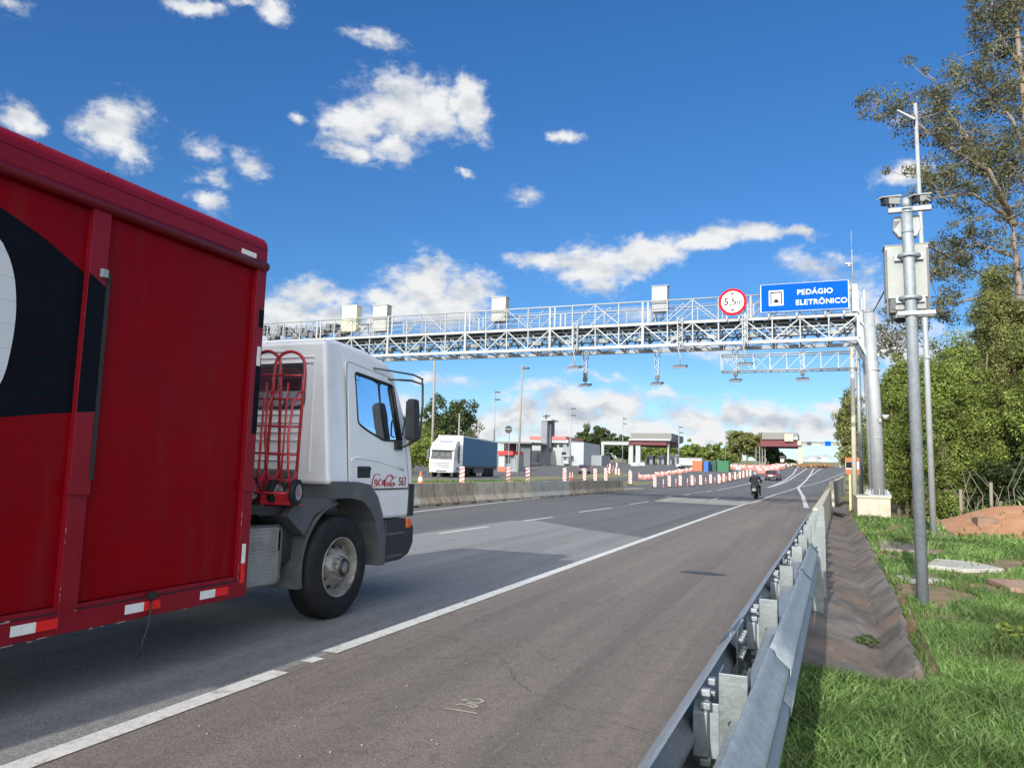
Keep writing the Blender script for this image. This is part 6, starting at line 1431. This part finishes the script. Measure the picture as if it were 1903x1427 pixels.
lamp(1061, 755, 1060, 862, 150, 'lamp post with twin heads at the right end of the office', .16)
lamp(1158, 775, 1157, 850, 210, 'thin lamp post over the dark trees left of the toll canopy', .14)
lamp(1262, 790, 1261, 862, 190, 'thin lamp post just right of the left toll canopy', .16)
lamp(1348, 800, 1348, 850, 240, 'faint lamp post left of the bushy tree by the right canopy', .12, 1)
lamp(1519, 848, 1519, 864, 230, 'small thin mast on the horizon between the white warehouses', .2, 1)
lamp(1405, 830, 1405, 866, 180, 'thin pole left of the right toll canopy', .1, 0)
b = MB(); a = wy(889, 800, 96); c = wy(945, 762, 96); c2 = wy(850, 800, 96)

# ------------------------------------------------------------------ vegetation
def leaf_cloud(centres, radii, per, size, flat=.8, up=.3):
    """many small leaf quads filling clumps"""
    cs = np.asarray(centres, float); rs = np.asarray(radii, float); n = len(cs) * per
    idx = np.repeat(np.arange(len(cs)), per)
    d = rng.normal(size=(n, 3)); d /= np.linalg.norm(d, axis=1)[:, None]
    r = rs[idx] * rng.random(n) ** .45
    p = cs[idx] + d * r[:, None] * np.array([1, 1, flat])
    nrm = d * .6 + rng.normal(size=(n, 3)) * .7 + np.array([0, 0, up]); nrm /= np.linalg.norm(nrm, axis=1)[:, None]
    a = np.cross(nrm, rng.normal(size=(n, 3))); a /= np.linalg.norm(a, axis=1)[:, None]; b_ = np.cross(nrm, a)
    s = size * (.6 + .8 * rng.random(n)); a *= s[:, None]; b_ *= (s * .45)[:, None]
    v = np.empty((n, 4, 3)); v[:, 0] = p - a; v[:, 1] = p + b_; v[:, 2] = p + a; v[:, 3] = p - b_
    return v.reshape(-1, 3), np.arange(n * 4)
def crown_clumps(ell, n, rmin, rmax, shell=.55, jit=.42):
    C_, R2 = [], []
    vol = np.array([a[3]*a[4]*a[5] for a in ell]) ** .67; vol /= vol.sum()
    for _ in range(n):
        e = ell[rng.choice(len(ell), p=vol)]; d = rng.normal(size=3); d /= np.linalg.norm(d); r = shell + (1 - shell) * rng.random() ** .5
        k = 1 + jit * mnoise.noise(Vector((d[0]*2 + e[0], d[1]*2 + e[1], d[2]*2 + e[2])))*2
        C_.append((e[0] + d[0]*e[3]*r*k, e[1] + d[1]*e[4]*r*k, max(.15, e[2] + d[2]*e[5]*r*k))); R2.append(rng.uniform(rmin, rmax))
    return C_, R2
def tree(name, loc, ell, n, rmin, rmax, per, size, lm, lab, grp, trunk=.3, th=None, bark=None, cat='tree', shell=.45, limbs=7, stems=1):
    t = thing(name, loc, lab, cat, grp, local=True)
    C_, R2 = crown_clumps(ell, n, rmin, rmax, shell)
    v, f = leaf_cloud(C_, R2, per, size)
    o = raw_mesh('crown', v, f, 4, lm, t)
    b = MB(); top = th or max(e[2] for e in ell)
    for s_ in range(stems):
        bx_ = (rng.uniform(-1, 1) * trunk * 4 if stems > 1 else 0); by = rng.uniform(-1, 1) * trunk * 2 if stems > 1 else 0
        pts = [(bx_, by, -.3), (bx_ + .1, by, top*.3), (bx_*1.3 - .15, by + .1, top*.6), (bx_*1.5 + .05, by, top*.95)]; b.tube(pts, [trunk, trunk*.75, trunk*.5, trunk*.15], 8)
        for k in range(limbs):
            j = rng.integers(len(C_)); q = Vector(C_[j]); z0 = top * rng.uniform(.25, .7); p0 = Vector((bx_, by, z0)); m_ = p0.lerp(q, .5) + Vector((0, 0, -.05*top))
            b.tube([p0, m_, q], [trunk*.35, trunk*.22, trunk*.06], 6)
    b.build('trunk', bark or BARK, t); return t
def at_ground(px, Y): p = wy(px, 900, Y); return Vector((p.x, Y, gz(p.x, Y)))
GR1 = 'bushy trees on the right verge'
def bush(pxc, pxl, pxr, pyt, Y, lm, lab, n=330, per=185, size=.062, seed=0):
    p = at_ground(pxc, Y); xl = wy(pxl, 800, Y).x; xr = wy(pxr, 800, Y).x; zt_ = wy(pxc, pyt, Y).z - p.z; rx = (xr - xl) / 2; cx_ = (xl + xr) / 2 - p.x
    ell = [(cx_, 0, zt_*.42, rx*.8, rx*.7, zt_*.38)]
    for k in range(7):
        a = k * .9 + rng.uniform(-.3, .3); hz = rng.uniform(.2, .88); w_ = 1 - max(0, hz - .6) * 1.3
        ell.append((cx_ + rx * .62 * w_ * math.cos(a), rx * .5 * w_ * math.sin(a), zt_ * hz, rx * rng.uniform(.28, .5), rx * rng.uniform(.28, .45), zt_ * rng.uniform(.10, .18)))
    return tree('bushy_tree', p, ell, n, .2, .75, per, size, lm, lab, GR1, trunk=.12, th=zt_*.85, stems=4, shell=.6, limbs=9)
bush(1680, 1640, 1716, 640, 42, LEAF1, 'bright green bushy tree right behind the gantry column', 230)
bush(1738, 1690, 1795, 600, 40, LEAF1, 'bright green bushy tree seen between the two galvanised poles', 330)
bush(1812, 1750, 1872, 590, 41, LEAF1, 'green bushy tree right of the slim light pole', 360)
bush(1850, 1800, 1905, 500, 45, LEAF4, 'olive green taller tree behind the dark undergrowth', 360)
bush(1895, 1815, 1975, 445, 43, LEAF4, 'tall olive brown bushy tree at the right edge', 620)
bush(1955, 1880, 2050, 520, 39, LEAF1, 'green bushy tree cut off by the right edge of the picture', 260)
bush(1648, 1618, 1684, 700, 52, LEAF1, 'lower green tree peeping out left of the gantry column', 190)
bush(1625, 1598, 1655, 755, 64, LEAF4, 'yellow green tree farther along the road behind the column', 150)
# eucalyptus: long leaning limbs with loose clumps
def euc(px0, Y, limbs, lab, per=85, size=.078, clr=(.35, .8), base=.32):
    p = at_ground(px0, Y); t = thing('eucalyptus_tree', p, lab, 'tree', 'tall eucalyptus trees behind the bushes', local=True)
    b = MB(); Cn, Rn = [], []
    for L_ in limbs:
        P = [wy(x, y, Y + (dy if False else 0)) - p + Vector((0, dy, 0)) for x, y, dy in L_['p']]
        r0 = L_['r']; n = len(P); b.tube(P, [r0 * (1 - .85*i/(n-1)) for i in range(n)], 8)
        for i in range(L_['n']):
            t_ = rng.uniform(L_.get('t0', .3), 1.05) * (n - 1); k = min(n - 2, int(t_)); q = P[k].lerp(P[k+1], t_ - k)
            off = Vector(rng.normal(size=3)) * L_['s']; off.z = off.z * .7 + .2 * L_['s']; e_ = q + off; Cn.append(tuple(e_)); Rn.append(rng.uniform(*clr))
            b.tube([q, q.lerp(e_, .5) + Vector((0, 0, -.1)), e_], [.035, .022, .01], 5)
    v, f = leaf_cloud(Cn, Rn, per, size, .75, 0); raw_mesh('crown', v, f, 4, LEAF3, t); b.build('trunk', BARKP, t); return t
euc(1900, 44, [
 dict(p=[(1900,930,0),(1897,700,0),(1893,520,0),(1880,400,0)], r=.36, n=46, s=1.3, t0=.55),
 dict(p=[(1885,420,0),(1850,330,.5),(1800,240,.8),(1762,185,1),(1745,140,1)], r=.17, n=58, s=.85),
 dict(p=[(1878,400,0),(1830,330,-1),(1760,300,-1.5),(1700,262,-2),(1640,222,-2)], r=.13, n=56, s=.62, t0=.3),
 dict(p=[(1882,410,0),(1800,372,-1),(1740,385,-1.5),(1716,350,-1.5)], r=.09, n=40, s=.75),
 dict(p=[(1890,480,0),(1820,440,1),(1760,470,1),(1730,505,1)], r=.09, n=50, s=.8),
 dict(p=[(1893,560,0),(1830,545,1),(1760,560,1),(1655,620,1),(1640,650,1)], r=.08, n=46, s=.6, t0=.4)],
 'leaning eucalyptus with bare twigs on top and branches reaching towards the camera pole')
euc(1960, 46, [
 dict(p=[(1950,930,0),(1935,600,0),(1920,350,0),(1905,200,0),(1890,60,0),(1880,-40,0)], r=.38, n=120, s=1.25, t0=.45),
 dict(p=[(1915,300,0),(1880,220,0),(1840,170,0),(1795,135,0)], r=.12, n=42, s=.6, t0=.5),
 dict(p=[(1895,120,0),(1860,70,0),(1842,20,0),(1850,-40,0)], r=.10, n=56, s=.8, t0=.2),
 dict(p=[(1925,400,0),(1900,330,0),(1860,290,0)], r=.10, n=50, s=.9),
 dict(p=[(1930,500,0),(1980,300,0),(2040,150,0)], r=.2, n=70, s=1.4)],
 'tallest eucalyptus reaching above the top right corner of the picture')
# dark undergrowth below the trees, posts and dead sticks
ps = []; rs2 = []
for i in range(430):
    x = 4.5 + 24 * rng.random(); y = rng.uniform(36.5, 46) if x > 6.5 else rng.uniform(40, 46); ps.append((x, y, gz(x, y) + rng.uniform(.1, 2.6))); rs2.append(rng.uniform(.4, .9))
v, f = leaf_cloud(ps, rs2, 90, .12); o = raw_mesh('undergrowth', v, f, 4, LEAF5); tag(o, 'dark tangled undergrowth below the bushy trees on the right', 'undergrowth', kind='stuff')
b = MB()
for i in range(70):
    x = rng.uniform(5, 16); y = rng.uniform(34, 37.5); z = gz(x, y); h = rng.uniform(.5, 2.6); b.tube([(x, y, z - .1), (x + rng.uniform(-.2, .2), y, z + h*.5), (x + rng.uniform(-.6, .6), y + rng.uniform(-.3, .3), z + h)], [.022, .014, .006], 4)
o = b.build('dry_twigs', BARKP); tag(o, 'thin dry twigs and stalks at the edge of the undergrowth', 'twigs', kind='stuff')
for i, (px, h) in enumerate(((1842, 1.5), (1859, .75), (1785, 1.4))):
    p = gp(px, 938); p.y = 33.5; p.x = wy(px, 938, 33.5).x; z = gz(p.x, 33.5); b = MB(); b.tube([(p.x, 33.5, z - .2), (p.x + .02, 33.5, z + h)], .06, 8); b.build('fence_post', BARKP, label=['pale wooden post before the dark undergrowth, the tallest on the right', 'short pale stump right of the tall wooden post', 'thin wooden post half hidden in the undergrowth by the light pole'][i], cat='post', group='old fence posts at the undergrowth')
# distant trees
def ftree(px, pxr_, pyt, pyb, Y, lm, lab, n=90, per=70, size=.35, grp='distant trees round the toll plaza', name='distant_tree', shell=.4):
    p = wy(px, pyb, Y); p.z = zt(p.x, Y); zt_ = wy(px, pyt, Y).z - p.z; rx = abs(wy(px + pxr_, 800, Y).x - wy(px, 800, Y).x)
    ell = [(0, 0, zt_*.60, rx, rx*.8, zt_*.38), (-rx*.45, 0, zt_*.5, rx*.55, rx*.5, zt_*.32), (rx*.45, 0, zt_*.55, rx*.5, rx*.5, zt_*.34)]
    return tree(name, p, ell, n, max(.5, rx*.10), max(1.1, rx*.24), per, size, lm, lab, grp, trunk=max(.15, zt_*.03), th=zt_*.75, shell=shell, limbs=6)
ftree(832, 50, 738, 850, 120, LEAF2, 'big dark tree behind the white lorry', 170, 90, .26)
ftree(795, 30, 800, 892, 82, LEAF1, 'green bush at the left of the white lorry', 90, 90, .16, name='roadside_bush')
ftree(765, 26, 815, 892, 84, LEAF4, 'olive bush just right of the red truck mirror', 80, 90, .16, name='roadside_bush')
ftree(740, 30, 760, 892, 95, LEAF2, 'dark tree hidden behind the cab mirror', 80, 90, .2)
for px, rr, yt, Y, lab in ((1075, 26, 806, 215, 'dark tree directly behind the office building'), (1100, 34, 790, 220, 'broad dark tree right of the office tower'), (1140, 30, 803, 222, 'dark tree ending the dense group left of the portal'), (1165, 20, 812, 230, 'dark tree behind the white portal beam')):
    ftree(px, rr, yt, 864, Y, LEAF2, lab, 110, 80, .38)
for px, rr, yt, lab in ((1200, 26, 826, 'green tree row behind the left toll canopy, leftmost crown'), (1240, 24, 828, 'green tree seen under the left toll canopy'), (1285, 24, 823, 'round light green tree right of the left toll canopy'), (1325, 24, 824, 'light green tree between the two canopies'), (1355, 18, 832, 'small green tree beside the large bushy one')):
    ftree(px, rr, yt, 864, 260, LEAF1, lab, 90, 70, .42)
ftree(1388, 36, 797, 868, 215, LEAF4, 'large grey green tree left of the right toll canopy', 160, 90, .36)
ftree(1425, 22, 812, 868, 222, LEAF2, 'dark tree under the right toll canopy', 90, 80, .36); ftree(1443, 14, 838, 866, 225, LEAF2, 'low dark bush beside the message board', 60, 70, .36)
ftree(1466, 12, 856, 868, 210, LEAF2, 'low dark bush left of the big pillar', 40, 70, .3)
ftree(1585, 24, 735, 880, 105, LEAF4, 'narrow yellow green tree left of the gantry columns, farther down the road', 150, 90, .2)
for i, px in enumerate((1130, 1160, 1250)):
    pass

# broad leaved weeds
for i, (px, py, r, lab) in enumerate(((1893, 1190, .20, 'broad leaved weed clump in the grass at the right edge'), (1600, 1165, .10, 'small weeds sprouting in the bottom of the drain'), (1612, 1150, .07, 'tiny tuft of weeds in the drain beside the larger one'), (1572, 912, .25, 'dark green weed clump by the orange sign post'), (1655, 1100, .10, 'weed tuft on the lip of the drain left of the camera pole'))):
    p = gp(px, py); z = gz(p.x, p.y); n = 9
    cc = [(p.x + rng.normal() * r * .5, p.y + rng.normal() * r * .5, z + r * .35 + rng.random() * r * .3) for _ in range(n)]
    if p.x < ditch_c(p.y) + .3 and p.y < 30: cc = [(a, b_, c_ + .22) for a, b_, c_ in cc]
    v, f = leaf_cloud(cc, [r * .45] * n, 40, r * .16, .7, .8); o = raw_mesh('weed_clump', v, f, 4, LEAF1 if i in (0, 4) else LEAF2); tag(o, lab, 'weed', 'weeds on the verge')
